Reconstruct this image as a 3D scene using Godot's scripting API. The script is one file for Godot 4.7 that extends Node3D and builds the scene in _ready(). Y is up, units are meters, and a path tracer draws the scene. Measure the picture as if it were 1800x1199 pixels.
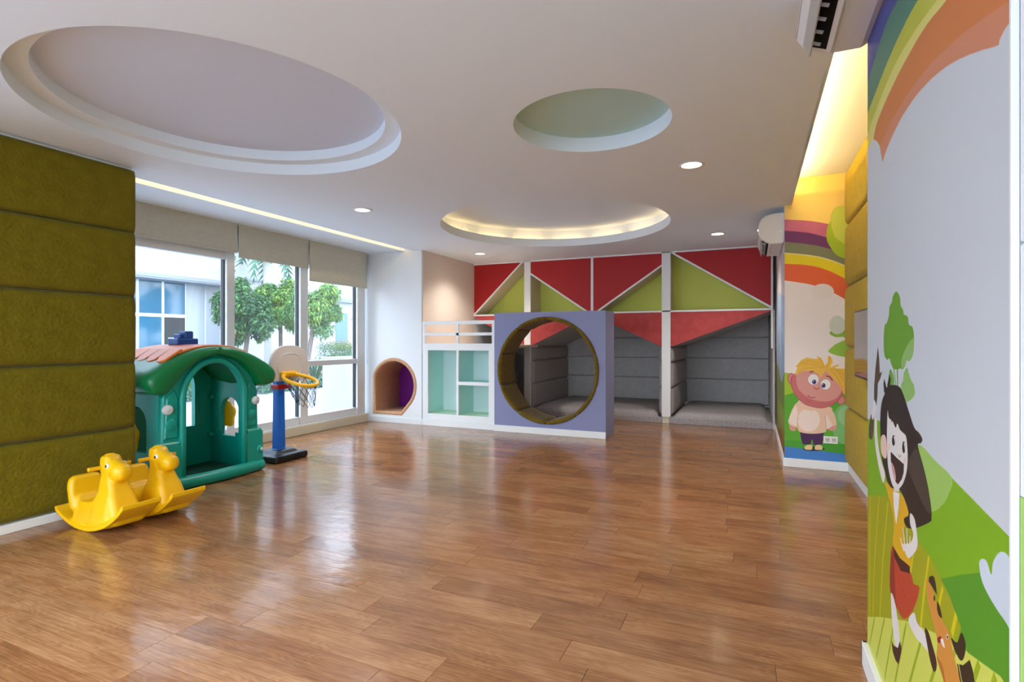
extends Node3D

# Indoor playroom. World: x to the right along the far wall, y up, -z into the room; metres.
const CEIL := 2.5
var M := {}
var taken := {}
var boxes := {}
var rng := RandomNumberGenerator.new()

func _ready() -> void:
	rng.seed = 20240611
	view_and_light()
	materials()
	room()
	floor_planks()
	ceiling()
	windows()
	far_end()
	right_side()
	downlights()
	climbing_cube()
	shelf_unit()
	playhouse()
	basketball_stand()
	rocking_horses()
	air_conditioners()
	screen_and_outlet()
	outside()

# ------------------------------------------------------------------ camera, sky, exposure
func view_and_light() -> void:
	var cam := Camera3D.new()
	cam.name = "camera"
	cam.position = Vector3(0, 1.2, 0)
	cam.rotation.y = atan(425.0 / 950.0)
	cam.fov = rad_to_deg(2.0 * atan(599.5 / 950.0))
	cam.near = 0.05
	cam.far = 300.0
	add_child(cam)
	cam.current = true
	var sky_look := ProceduralSkyMaterial.new()
	sky_look.sky_top_color = Color(0.76, 0.87, 1.0)
	sky_look.sky_horizon_color = Color(0.90, 0.95, 1.0)
	sky_look.ground_bottom_color = Color(0.55, 0.55, 0.55)
	sky_look.ground_horizon_color = Color(0.75, 0.76, 0.78)
	sky_look.sky_curve = 0.4
	sky_look.energy_multiplier = 2.9
	var sky := Sky.new()
	sky.sky_material = sky_look
	var e := Environment.new()
	e.background_mode = Environment.BG_SKY
	e.sky = sky
	e.tonemap_mode = Environment.TONE_MAPPER_LINEAR
	e.tonemap_exposure = 2.9
	e.sdfgi_enabled = true
	e.ssao_enabled = true
	e.ssil_enabled = true
	var w := WorldEnvironment.new()
	w.name = "world_environment"
	w.environment = e
	add_child(w)

func area_light(called: String, at: Vector3, towards: Vector3, size: Vector2, energy: float, c: Color, parent: Node = self) -> void:
	var l := AreaLight3D.new()
	l.name = called
	l.area_size = size
	l.light_energy = energy
	l.light_color = c
	l.shadow_enabled = true
	l.area_range = 12.0
	parent.add_child(l, true)
	l.position = at
	var up := Vector3(0, 1, 0) if absf(towards.normalized().y) < 0.9 else Vector3(1, 0, 0)
	l.basis = Basis.looking_at(towards, up)

# ------------------------------------------------------------------ materials
func noise_image(size: int, freq: float, seed_no: int, octaves := 3) -> Image:
	var n := FastNoiseLite.new()
	n.noise_type = FastNoiseLite.TYPE_SIMPLEX_SMOOTH
	n.frequency = freq
	n.seed = seed_no
	n.fractal_octaves = octaves
	return n.get_seamless_image(size, size)

func mottle(size: int, freq: float, seed_no: int, a: Color, b: Color, octaves := 4) -> ImageTexture:
	var src := noise_image(size, freq, seed_no, octaves)
	var out := Image.create(size, size, false, Image.FORMAT_RGB8)
	for y in size:
		for x in size:
			out.set_pixel(x, y, a.lerp(b, src.get_pixel(x, y).r))
	return ImageTexture.create_from_image(out)

func bump(size: int, freq: float, seed_no: int, strength: float, octaves := 3) -> ImageTexture:
	var src := noise_image(size, freq, seed_no, octaves)
	src.convert(Image.FORMAT_RGBA8)
	src.bump_map_to_normal_map(strength)
	return ImageTexture.create_from_image(src)

func mat(key: String, c: Color, rough := 0.6, spec := 0.5) -> StandardMaterial3D:
	var m := StandardMaterial3D.new()
	m.resource_name = key
	m.albedo_color = c
	m.roughness = rough
	m.metallic_specular = spec
	M[key] = m
	return m

func cloth(key: String, a: Color, b: Color, scale: float, normal: float, sheen: float) -> StandardMaterial3D:
	var m := mat(key, Color.WHITE, 0.92, 0.25)
	m.albedo_texture = mottle(256, 0.03, key.hash() % 1000, a, b)
	m.uv1_triplanar = true
	m.uv1_scale = Vector3.ONE * scale
	m.normal_enabled = true
	m.normal_texture = M["weave"]
	m.normal_scale = normal
	m.rim_enabled = sheen > 0.0
	m.rim = sheen
	m.rim_tint = 0.6
	return m

func rgb8(r: int, g: int, b: int) -> Color:
	return Color8(r, g, b)

func materials() -> void:
	M["weave"] = bump(256, 0.12, 3, 3.0, 2)
	M["soft"] = bump(256, 0.02, 5, 2.0, 3)
	mat("ceiling_white", rgb8(236, 244, 250), 0.85, 0.3)
	mat("wall_white", rgb8(240, 241, 240), 0.55, 0.4)
	mat("trim_white", rgb8(240, 240, 238), 0.4, 0.5)
	mat("frame_white", rgb8(238, 241, 243), 0.35, 0.5)
	mat("wall_beige", rgb8(222, 208, 194), 0.7, 0.35)
	mat("niche_cream", rgb8(226, 214, 190), 0.7, 0.35)
	mat("lavender", rgb8(218, 224, 238), 0.85, 0.3)
	mat("mint_ceiling", rgb8(194, 224, 218), 0.85, 0.3)
	mat("dark_gap", rgb8(38, 28, 22), 0.9, 0.2)
	mat("black_plastic", rgb8(24, 26, 28), 0.4, 0.5)
	mat("soft_black", rgb8(12, 12, 13), 0.8, 0.3)
	cloth("olive_cloth", rgb8(112, 100, 14), rgb8(124, 110, 20), 1.0, 0.4, 0.15)
	cloth("mustard_cloth", rgb8(168, 142, 24), rgb8(180, 152, 32), 1.0, 0.4, 0.15)
	cloth("velvet_gold", rgb8(88, 70, 14), rgb8(136, 110, 34), 3.0, 0.4, 0.35)
	cloth("grey_cloth", rgb8(192, 189, 187), rgb8(206, 203, 201), 1.2, 0.4, 0.1)
	cloth("taupe_plush", rgb8(150, 142, 140), rgb8(192, 184, 182), 4.0, 0.9, 0.25)
	cloth("coral_suede", rgb8(186, 76, 76), rgb8(200, 92, 90), 0.8, 0.25, 0.15)
	cloth("tan_suede", rgb8(206, 152, 112), rgb8(224, 178, 138), 3.0, 0.5, 0.2)
	cloth("blind_cloth", rgb8(210, 207, 190), rgb8(218, 215, 198), 2.0, 0.3, 0.0)
	M["blind_cloth"].backlight_enabled = true
	M["blind_cloth"].backlight = rgb8(120, 116, 106)
	mat("red_paint", rgb8(178, 34, 34), 0.5, 0.4)
	mat("lime_paint", rgb8(220, 228, 110), 0.6, 0.4)
	mat("violet_paint", rgb8(138, 141, 177), 0.5, 0.4)
	mat("purple_paint", rgb8(122, 30, 138), 0.6, 0.4)
	mat("aqua_paint", rgb8(194, 236, 228), 0.45, 0.45)
	mat("pale_aqua", rgb8(226, 246, 246), 0.45, 0.45)
	mat("pale_green", rgb8(206, 236, 200), 0.4, 0.45)
	mat("steel", rgb8(200, 200, 200), 0.3, 0.5).metallic = 0.9
	mat("teal_plastic", rgb8(4, 156, 138), 0.38, 0.5)
	mat("green_plastic", rgb8(4, 116, 62), 0.32, 0.5)
	mat("dark_green_mat", rgb8(22, 82, 62), 0.7, 0.4)
	mat("orange_plastic", rgb8(226, 118, 44), 0.4, 0.5)
	mat("blue_plastic", rgb8(10, 70, 150), 0.4, 0.5)
	mat("bright_blue", rgb8(24, 112, 222), 0.35, 0.5)
	mat("yellow_plastic", rgb8(250, 192, 8), 0.36, 0.5)
	mat("hoop_yellow", rgb8(252, 190, 20), 0.36, 0.5)
	mat("board_grey", rgb8(206, 198, 194), 0.45, 0.45)
	mat("pale_grey", rgb8(214, 212, 208), 0.45, 0.45)
	mat("red_plastic", rgb8(196, 34, 40), 0.4, 0.5)
	mat("net_cord", rgb8(58, 72, 92), 0.8, 0.3)
	mat("ac_white", rgb8(232, 230, 224), 0.4, 0.5)
	mat("ac_grey", rgb8(186, 180, 170), 0.5, 0.4)
	mat("screen", rgb8(14, 14, 16), 0.08, 0.6)
	mat("eye_white", rgb8(240, 238, 235), 0.3, 0.5)
	mat("eye_dark", rgb8(60, 26, 22), 0.3, 0.5)
	var g := mat("glass", Color(0.95, 0.98, 0.98, 0.06), 0.02, 0.5)
	g.transparency = BaseMaterial3D.TRANSPARENCY_ALPHA
	lamp("warm_glow", rgb8(255, 216, 160), 0.6)
	lamp("downlight_glow", rgb8(255, 236, 208), 6.0)
	# outside
	mat("render_white", rgb8(176, 180, 184), 0.8, 0.3)
	mat("soffit_grey", rgb8(132, 138, 144), 0.8, 0.3)
	mat("blue_glass", rgb8(22, 96, 126), 0.12, 0.6)
	mat("paving", rgb8(170, 173, 178), 0.8, 0.3)
	mat("bark", rgb8(104, 92, 86), 0.9, 0.3)
	mat("palm_bark", rgb8(190, 186, 178), 0.9, 0.3)
	leaf("leaf_deep", rgb8(44, 86, 50))
	leaf("leaf_mid", rgb8(76, 120, 60))
	leaf("leaf_fresh", rgb8(132, 164, 66))
	leaf("leaf_blue", rgb8(54, 100, 76))

func leaf(key: String, c: Color) -> void:
	var m := mat(key, c, 0.55, 0.4)
	m.backlight_enabled = true
	m.backlight = c * 0.7
	m.cull_mode = BaseMaterial3D.CULL_DISABLED

func lamp(key: String, c: Color, energy: float) -> void:
	var m := mat(key, Color(0.9, 0.9, 0.9), 0.6, 0.3)
	m.emission_enabled = true
	m.emission = c
	m.emission_energy_multiplier = energy

# ------------------------------------------------------------------ nodes
func numbered(called: String) -> String:
	if not taken.has(called):
		taken[called] = 0
		return called
	taken[called] += 1
	return "%s_%03d" % [called, taken[called]]

func say(o: Node, label: String, category := "", group := "", kind := "") -> void:
	if label != "": o.set_meta("label", label)
	if category != "": o.set_meta("category", category)
	if group != "": o.set_meta("group", group)
	if kind != "": o.set_meta("kind", kind)

func thing(called: String, label: String, category: String, at := Vector3.ZERO, turn := 0.0, group := "") -> Node3D:
	var o := Node3D.new()
	o.name = numbered(called)
	add_child(o)
	o.position = at
	o.rotation.y = turn
	say(o, label, category, group)
	return o

func part(called: String, mesh: Mesh, m: Material, parent: Node, at := Vector3.ZERO, turn := Vector3.ZERO) -> MeshInstance3D:
	var o := MeshInstance3D.new()
	o.name = called
	o.mesh = mesh
	o.material_override = m
	parent.add_child(o, true)
	o.position = at
	o.rotation = turn
	return o

func structure(called: String, label: String) -> Node3D:
	var o := Node3D.new()
	o.name = called
	add_child(o)
	say(o, label, "", "", "structure")
	return o

func slab(called: String, lo: Vector3, hi: Vector3, m: Material, parent: Node, bevel := 0.003) -> MeshInstance3D:
	return part(called, cbox(hi - lo, bevel), m, parent, (lo + hi) * 0.5)

# ------------------------------------------------------------------ meshes
func tri(st: SurfaceTool, a: Vector3, b: Vector3, c: Vector3) -> void:
	st.add_vertex(a)
	st.add_vertex(c)
	st.add_vertex(b)

func quad(st: SurfaceTool, a: Vector3, b: Vector3, c: Vector3, d: Vector3) -> void:
	tri(st, a, b, c)
	tri(st, a, c, d)

func start(smooth: bool) -> SurfaceTool:
	var st := SurfaceTool.new()
	st.begin(Mesh.PRIMITIVE_TRIANGLES)
	st.set_smooth_group(0 if smooth else 4294967295)
	return st

func finish(st: SurfaceTool) -> ArrayMesh:
	st.generate_normals()
	return st.commit()

func add_loft(st: SurfaceTool, loops: Array, caps: bool, closed := false) -> void:
	var n: int = loops[0].size()
	var count := loops.size() if closed else loops.size() - 1
	for k in count:
		var a: PackedVector3Array = loops[k]
		var b: PackedVector3Array = loops[(k + 1) % loops.size()]
		for i in n:
			var j := (i + 1) % n
			quad(st, a[i], a[j], b[j], b[i])
	if caps:
		for e in [0, loops.size() - 1]:
			var l: PackedVector3Array = loops[e]
			var mid := Vector3.ZERO
			for p in l: mid += p
			mid /= n
			for i in n:
				var j := (i + 1) % n
				if e == 0: tri(st, mid, l[j], l[i])
				else: tri(st, mid, l[i], l[j])

func loft(loops: Array, caps := true, smooth := true, closed := false) -> ArrayMesh:
	var st := start(smooth)
	add_loft(st, loops, caps, closed)
	return finish(st)

func cbox(size: Vector3, bevel := 0.003) -> ArrayMesh:
	var key := "%.4f %.4f %.4f %.4f" % [size.x, size.y, size.z, bevel]
	if boxes.has(key): return boxes[key]
	var h := size * 0.5
	var b := minf(bevel, minf(h.x, minf(h.y, h.z)) * 0.45)
	var loops := []
	for s in [[-h.z, b], [-h.z + b, 0.0], [h.z - b, 0.0], [h.z, b]]:
		var x: float = h.x - s[1]
		var y: float = h.y - s[1]
		var z: float = s[0]
		loops.append(PackedVector3Array([Vector3(x, -y + b, z), Vector3(x, y - b, z), Vector3(x - b, y, z), Vector3(-x + b, y, z), Vector3(-x, y - b, z), Vector3(-x, -y + b, z), Vector3(-x + b, -y, z), Vector3(x - b, -y, z)]))
	boxes[key] = loft(loops, true, false)
	return boxes[key]

func ccw(pts: PackedVector2Array) -> PackedVector2Array:
	var area := 0.0
	for i in pts.size():
		area += pts[i].cross(pts[(i + 1) % pts.size()])
	if area < 0.0: pts.reverse()
	return pts

func inset(pts: PackedVector2Array, d: float) -> PackedVector2Array:
	var out := PackedVector2Array()
	var n := pts.size()
	for i in n:
		var e1 := (pts[i] - pts[(i + n - 1) % n]).normalized()
		var e2 := (pts[(i + 1) % n] - pts[i]).normalized()
		var n1 := Vector2(e1.y, -e1.x)
		var n2 := Vector2(e2.y, -e2.x)
		out.append(pts[i] - (n1 + n2) / maxf(0.3, 1.0 + n1.dot(n2)) * d)
	return out

# a flat outline given thickness (z from -depth/2 to depth/2) with small chamfers
func prism(outline: PackedVector2Array, depth: float, bevel := 0.003, smooth := false) -> ArrayMesh:
	var pts := ccw(outline)
	var small := inset(pts, bevel)
	var h := depth * 0.5
	var b := minf(bevel, h * 0.9)
	var st := start(smooth)
	var loops := []
	for s in [[-h, small], [-h + b, pts], [h - b, pts], [h, small]]:
		var l := PackedVector3Array()
		for p in s[1]: l.append(Vector3(p.x, p.y, s[0]))
		loops.append(l)
	add_loft(st, loops, false)
	st.set_smooth_group(4294967295)
	var index := Geometry2D.triangulate_polygon(small)
	for t in range(0, index.size(), 3):
		var a := small[index[t]]
		var c := small[index[t + 1]]
		var d := small[index[t + 2]]
		if (c - a).cross(d - a) < 0.0:
			var swap := c
			c = d
			d = swap
		tri(st, Vector3(a.x, a.y, h), Vector3(c.x, c.y, h), Vector3(d.x, d.y, h))
		tri(st, Vector3(a.x, a.y, -h), Vector3(d.x, d.y, -h), Vector3(c.x, c.y, -h))
	return finish(st)

func lathe(profile: Array, seg := 32, smooth := true) -> ArrayMesh:
	var loops := []
	for p in profile:
		var l := PackedVector3Array()
		for i in seg:
			var a := TAU * i / seg
			l.append(Vector3(p[0] * cos(a), p[1], -p[0] * sin(a)))
		loops.append(l)
	var shut: bool = profile[0][0] == profile[-1][0] and profile[0][1] == profile[-1][1]
	return loft(loops, not shut, smooth)

func add_tube(st: SurfaceTool, path: PackedVector3Array, r: float, seg := 8, closed := false, flat := 1.0) -> void:
	var loops := []
	var n := path.size()
	var side := Vector3.ZERO
	for i in n:
		var a := path[(i + n - 1) % n] if closed or i > 0 else path[i]
		var b := path[(i + 1) % n] if closed or i < n - 1 else path[i]
		var t := (b - a).normalized()
		if side == Vector3.ZERO:
			side = t.cross(Vector3.UP if absf(t.y) < 0.9 else Vector3.RIGHT).normalized()
		side = (side - t * side.dot(t)).normalized()
		var up := t.cross(side)
		var l := PackedVector3Array()
		for k in seg:
			var an := TAU * k / seg
			l.append(path[i] + side * cos(an) * r + up * sin(an) * r * flat)
		loops.append(l)
	add_loft(st, loops, not closed, closed)

func tube(path: PackedVector3Array, r: float, seg := 8, closed := false) -> ArrayMesh:
	var st := start(true)
	add_tube(st, path, r, seg, closed)
	return finish(st)

# upholstered pad: width x, height y, puffed towards +z from a flat back at z = 0
func pad(w: float, h: float, d: float, r: float) -> ArrayMesh:
	var key := "pad %.3f %.3f %.3f %.3f" % [w, h, d, r]
	if boxes.has(key): return boxes[key]
	var cut := [0.0, 0.05, 0.15, 0.3, 0.5, 0.75, 1.0]
	var xs := PackedFloat32Array()
	var ys := PackedFloat32Array()
	for c in cut: xs.append(c * r)
	for i in range(1, 6): xs.append(lerpf(r, w - r, i / 6.0))
	for i in cut.size(): xs.append(w - cut[cut.size() - 1 - i] * r)
	for c in cut: ys.append(c * r)
	for i in range(1, 3): ys.append(lerpf(r, h - r, i / 3.0))
	for i in cut.size(): ys.append(h - cut[cut.size() - 1 - i] * r)
	var st := start(true)
	var g := []
	for y in ys:
		var row := PackedVector3Array()
		for x in xs:
			row.append(Vector3(x - w * 0.5, y - h * 0.5, d * puff(x, w, r) * puff(y, h, r) * (0.93 + 0.07 * sin(PI * y / h))))
		g.append(row)
	for j in ys.size() - 1:
		for i in xs.size() - 1:
			quad(st, g[j][i], g[j][i + 1], g[j + 1][i + 1], g[j + 1][i])
	quad(st, Vector3(w, -h, 0) * 0.5, Vector3(-w, -h, 0) * 0.5, Vector3(-w, h, 0) * 0.5, Vector3(w, h, 0) * 0.5)
	boxes[key] = finish(st)
	return boxes[key]

func puff(x: float, w: float, r: float) -> float:
	var t := minf(x, w - x)
	if t >= r: return 1.0
	var k := 1.0 - t / r
	return sqrt(maxf(0.0, 1.0 - k * k))

# surface nets over a distance field
func net_mesh(f: Callable, lo: Vector3, hi: Vector3, cell: float) -> ArrayMesh:
	var nx := int((hi.x - lo.x) / cell) + 2
	var ny := int((hi.y - lo.y) / cell) + 2
	var nz := int((hi.z - lo.z) / cell) + 2
	var v := PackedFloat32Array()
	v.resize(nx * ny * nz)
	var at := 0
	for z in nz:
		for y in ny:
			for x in nx:
				v[at] = f.call(lo + Vector3(x, y, z) * cell)
				at += 1
	var id := PackedInt32Array()
	id.resize(nx * ny * nz)
	id.fill(-1)
	var pos := PackedVector3Array()
	var nor := PackedVector3Array()
	var sy := nx
	var sz := nx * ny
	for z in nz - 1:
		for y in ny - 1:
			for x in nx - 1:
				var o := z * sz + y * sy + x
				var inside := 0
				for k in 8:
					if v[o + (k & 1) + ((k >> 1) & 1) * sy + (k >> 2) * sz] < 0.0: inside += 1
				if inside == 0 or inside == 8: continue
				var sum := Vector3.ZERO
				var n := 0
				for k in 8:
					for ax in 3:
						if k & (1 << ax): continue
						var q := k | (1 << ax)
						var va := v[o + (k & 1) + ((k >> 1) & 1) * sy + (k >> 2) * sz]
						var vb := v[o + (q & 1) + ((q >> 1) & 1) * sy + (q >> 2) * sz]
						if (va < 0.0) == (vb < 0.0): continue
						var t := va / (va - vb)
						var p := Vector3(k & 1, (k >> 1) & 1, k >> 2)
						p[ax] += t
						sum += p
						n += 1
				var p3 := lo + (Vector3(x, y, z) + sum / n) * cell
				id[o] = pos.size()
				pos.append(p3)
				var e := cell * 0.7
				nor.append(Vector3(f.call(p3 + Vector3(e, 0, 0)) - f.call(p3 - Vector3(e, 0, 0)), f.call(p3 + Vector3(0, e, 0)) - f.call(p3 - Vector3(0, e, 0)), f.call(p3 + Vector3(0, 0, e)) - f.call(p3 - Vector3(0, 0, e))).normalized())
	var index := PackedInt32Array()
	var step := [1, sy, sz]
	for z in range(1, nz - 1):
		for y in range(1, ny - 1):
			for x in range(1, nx - 1):
				var o := z * sz + y * sy + x
				for ax in 3:
					var s0 := v[o] < 0.0
					if s0 == (v[o + step[ax]] < 0.0): continue
					var u: int = step[(ax + 1) % 3]
					var w: int = step[(ax + 2) % 3]
					var a := id[o - u - w]
					var b := id[o - w]
					var c := id[o]
					var d := id[o - u]
					if a < 0 or b < 0 or c < 0 or d < 0: continue
					if s0: index.append_array([a, c, b, a, d, c])
					else: index.append_array([a, b, c, a, c, d])
	var arrays := []
	arrays.resize(Mesh.ARRAY_MAX)
	arrays[Mesh.ARRAY_VERTEX] = pos
	arrays[Mesh.ARRAY_NORMAL] = nor
	arrays[Mesh.ARRAY_INDEX] = index
	var m := ArrayMesh.new()
	m.add_surface_from_arrays(Mesh.PRIMITIVE_TRIANGLES, arrays)
	return m

func smin(a: float, b: float, k: float) -> float:
	var h := maxf(k - absf(a - b), 0.0) / k
	return minf(a, b) - h * h * k * 0.25

func capsule(p: Vector3, a: Vector3, b: Vector3, ra: float, rb: float) -> float:
	var ab := b - a
	var t := clampf((p - a).dot(ab) / ab.length_squared(), 0.0, 1.0)
	return p.distance_to(a + ab * t) - lerpf(ra, rb, t)

func round_box(p: Vector3, h: Vector3, r: float) -> float:
	var q := p.abs() - h + Vector3(r, r, r)
	return Vector3(maxf(q.x, 0), maxf(q.y, 0), maxf(q.z, 0)).length() + minf(maxf(q.x, maxf(q.y, q.z)), 0.0) - r

# a printed sheet of given thickness: top left corner, edge to the right, edge down
func sheet(tl: Vector3, right: Vector3, down: Vector3, thick: float) -> ArrayMesh:
	var n := down.cross(right).normalized()
	var st := SurfaceTool.new()
	st.begin(Mesh.PRIMITIVE_TRIANGLES)
	var f := [tl, tl + right, tl + right + down, tl + down]
	var uv := [Vector2(0, 0), Vector2(1, 0), Vector2(1, 1), Vector2(0, 1)]
	for k in [0, 1, 2, 0, 2, 3]:
		st.set_normal(n)
		st.set_uv(uv[k])
		st.add_vertex(f[k])
	for i in 4:
		var j := (i + 1) % 4
		var side: Vector3 = (f[i] + f[j]) * 0.5 - (tl + (right + down) * 0.5)
		for k in [[i, 0], [j, 1], [j, 0], [i, 0], [i, 1], [j, 1]]:
			st.set_normal(side.normalized())
			st.set_uv(uv[k[0]])
			st.add_vertex(f[k[0]] - n * thick * k[1])
	return st.commit()

# ------------------------------------------------------------------ prints on the walls
func fill_outline(img: Image, pts: PackedVector2Array, c: Color) -> void:
	var lo := INF
	var hi := -INF
	for p in pts:
		lo = minf(lo, p.y)
		hi = maxf(hi, p.y)
	var n := pts.size()
	var wide := img.get_width()
	for y in range(maxi(0, int(lo)), mini(img.get_height() - 1, int(hi)) + 1):
		var yy := y + 0.5
		var cross := PackedFloat32Array()
		for i in n:
			var a := pts[i]
			var b := pts[(i + 1) % n]
			if (a.y <= yy) != (b.y <= yy):
				cross.append(a.x + (yy - a.y) / (b.y - a.y) * (b.x - a.x))
		cross.sort()
		for i in range(0, cross.size() - 1, 2):
			var x0 := clampi(roundi(cross[i]), 0, wide)
			var x1 := clampi(roundi(cross[i + 1]), 0, wide)
			if x1 > x0: img.fill_rect(Rect2i(x0, y, x1 - x0, 1), c)

func rounded(pts: PackedVector2Array) -> PackedVector2Array:
	var out := PackedVector2Array()
	var n := pts.size()
	for i in n:
		for k in 6:
			out.append(pts[i].cubic_interpolate(pts[(i + 1) % n], pts[(i + n - 1) % n], pts[(i + 2) % n], k / 6.0))
	return out

func print_texture(list: Array, x0: float, flip: bool, size: Vector2, top: float, per_metre: float, back: Color) -> ImageTexture:
	var s := per_metre * 2.0
	var img := Image.create(int(size.x * s), int(size.y * s), false, Image.FORMAT_RGB8)
	img.fill(back)
	for d in list:
		var c := rgb8(d[1], d[2], d[3])
		var flat: Array = d[5]
		var pts := PackedVector2Array()
		for i in range(0, flat.size(), 2):
			var x: float = flat[i] * 0.001
			pts.append(Vector2((x0 - x if flip else x - x0) * s, (top - flat[i + 1] * 0.001) * s))
		if d[0] == "l":
			for i in pts.size() - 1:
				var side: Vector2 = (pts[i + 1] - pts[i]).normalized().orthogonal() * d[4] * 0.0005 * s
				fill_outline(img, PackedVector2Array([pts[i] - side, pts[i] + side, pts[i + 1] + side, pts[i + 1] - side]), c)
		else:
			fill_outline(img, rounded(pts) if d[0] == "s" else pts, c)
	img.resize(img.get_width() / 2, img.get_height() / 2, Image.INTERPOLATE_BILINEAR)
	return ImageTexture.create_from_image(img)

func print_material(key: String, t: Texture2D) -> StandardMaterial3D:
	var m := mat(key, Color.WHITE, 0.45, 0.4)
	m.albedo_texture = t
	m.texture_repeat = false
	return m

# ------------------------------------------------------------------ room shell
func room() -> void:
	# olive padded wall on the left, running past the camera
	var w := structure("wall_left", "olive padded wall panel of five long horizontal cushions beside the yellow rockers")
	slab("wall_core", Vector3(-4.47, 0, -2.55), Vector3(-4.285, 2.85, -1.1), M.wall_white, w)
	var seam := [0.058, 0.553, 1.037, 1.536, 2.016, 2.486]
	for i in 5:
		var h: float = seam[i + 1] - seam[i]
		part("wall_cushion", pad(1.47, h, 0.055, 0.055), M.olive_cloth, w, Vector3(-4.287, seam[i] + h * 0.5, -2.57 + 0.735), Vector3(0, PI / 2, 0))
	var r := structure("wall_return", "white return wall behind the olive cushions")
	slab("wall_core", Vector3(-5.45, 0, -2.55), Vector3(-4.47, 2.85, -2.45), M.wall_white, r)
	var b := structure("baseboard_left", "thin white baseboard under the olive cushions")
	slab("baseboard_strip", Vector3(-4.287, 0, -2.565), Vector3(-4.234, 0.056, -1.1), M.trim_white, b)
	# glazed walls behind the camera and on its left
	var s := structure("wall_front", "glazed front wall behind the viewer")
	slab("header", Vector3(-4.5, 2.5, 1.8), Vector3(1.0, 2.85, 1.95), M.wall_white, s)
	slab("pier", Vector3(0.38, 0, 1.8), Vector3(1.0, 2.5, 1.95), M.wall_white, s)
	var d := structure("window_4", "row of tall clear panes in the front wall behind the viewer")
	for k in 5:
		slab("mullion", Vector3(-4.45 + k * 1.19, 0, 1.82), Vector3(-4.38 + k * 1.19, 2.5, 1.9), M.frame_white, d)
	for k in 4:
		slab("pane", Vector3(-4.38 + k * 1.19, 0.0, 1.855), Vector3(-3.26 + k * 1.19, 2.5, 1.861), M.glass, d, 0.0005)
	var e := structure("window_5", "tall clear panes in the left wall beside the viewer")
	for k in 3:
		slab("mullion", Vector3(-4.45, 0, -1.1 + k * 1.42), Vector3(-4.37, 2.5, -1.03 + k * 1.42), M.frame_white, e)
	for k in 2:
		slab("pane", Vector3(-4.415, 0.0, -1.03 + k * 1.42), Vector3(-4.409, 2.5, 0.32 + k * 1.42), M.glass, e, 0.0005)
	slab("header", Vector3(-4.5, 2.5, -1.1), Vector3(-4.35, 2.85, 1.95), M.wall_white, e)
	# the concrete deck above everything
	var t := structure("roof_deck", "flat concrete deck above the ceiling")
	slab("deck_slab", Vector3(-5.6, 2.85, -10.3), Vector3(1.1, 3.05, 2.0), M.render_white, t)

func wood_texture() -> ImageTexture:
	var wide := 1024
	var tall := 768
	var a := FastNoiseLite.new()
	a.seed = 11
	a.frequency = 0.006
	a.fractal_octaves = 3
	var f := FastNoiseLite.new()
	f.seed = 12
	f.frequency = 0.05
	f.fractal_octaves = 3
	var img := Image.create(wide, tall, false, Image.FORMAT_RGB8)
	var dark := rgb8(136, 94, 62)
	var mid := rgb8(168, 122, 84)
	var pale := rgb8(196, 152, 112)
	for y in tall:
		var row := y / 128
		for x in wide:
			var yy := float(y) + row * 1700.0
			var warp := a.get_noise_2d(x * 0.55, yy * 1.6)
			var ring := 0.5 + 0.5 * sin((yy * 0.045 + warp * 9.0) * TAU * 0.5)
			var fine := f.get_noise_2d(x * 0.10, yy * 2.4)
			var broad := a.get_noise_2d(x * 0.9 + 5000.0, yy * 2.2 + 900.0)
			var v := 0.46 + 0.16 * (ring - 0.5) + 0.40 * fine + 0.30 * broad
			var c := dark.lerp(mid, clampf(v * 2.0, 0, 1)) if v < 0.5 else mid.lerp(pale, clampf(v * 2.0 - 1.0, 0, 1))
			img.set_pixel(x, y, c)
	return ImageTexture.create_from_image(img)

func plank_mesh(uv: Rect2, length: float, width: float) -> ArrayMesh:
	var st := SurfaceTool.new()
	st.begin(Mesh.PRIMITIVE_TRIANGLES)
	var x := length * 0.5 - 0.0008
	var z := width * 0.5 - 0.0008
	var top := [Vector3(-x, 0, -z), Vector3(x, 0, -z), Vector3(x, 0, z), Vector3(-x, 0, z)]
	var low := [Vector3(-x, -0.002, -z), Vector3(x, -0.002, -z), Vector3(x, -0.002, z), Vector3(-x, -0.002, z)]
	var uvs := [uv.position, uv.position + Vector2(uv.size.x, 0), uv.end, uv.position + Vector2(0, uv.size.y)]
	var faces := [[[0, 0], [1, 0], [2, 0], [3, 0]]]
	for i in 4: faces.append([[i, 1], [(i + 1) % 4, 1], [(i + 1) % 4, 0], [i, 0]])
	for q in faces.size():
		var n := Vector3.UP if q == 0 else ([Vector3(0, 0, -1), Vector3(1, 0, 0), Vector3(0, 0, 1), Vector3(-1, 0, 0)][q - 1] as Vector3)
		for k in [0, 1, 2, 0, 2, 3]:
			var c: Array = faces[q][k]
			st.set_normal(n)
			st.set_uv(uvs[c[0]])
			st.set_tangent(Plane(1, 0, 0, 1))
			st.add_vertex(low[c[0]] if c[1] == 1 else top[c[0]])
	return st.commit()

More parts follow.
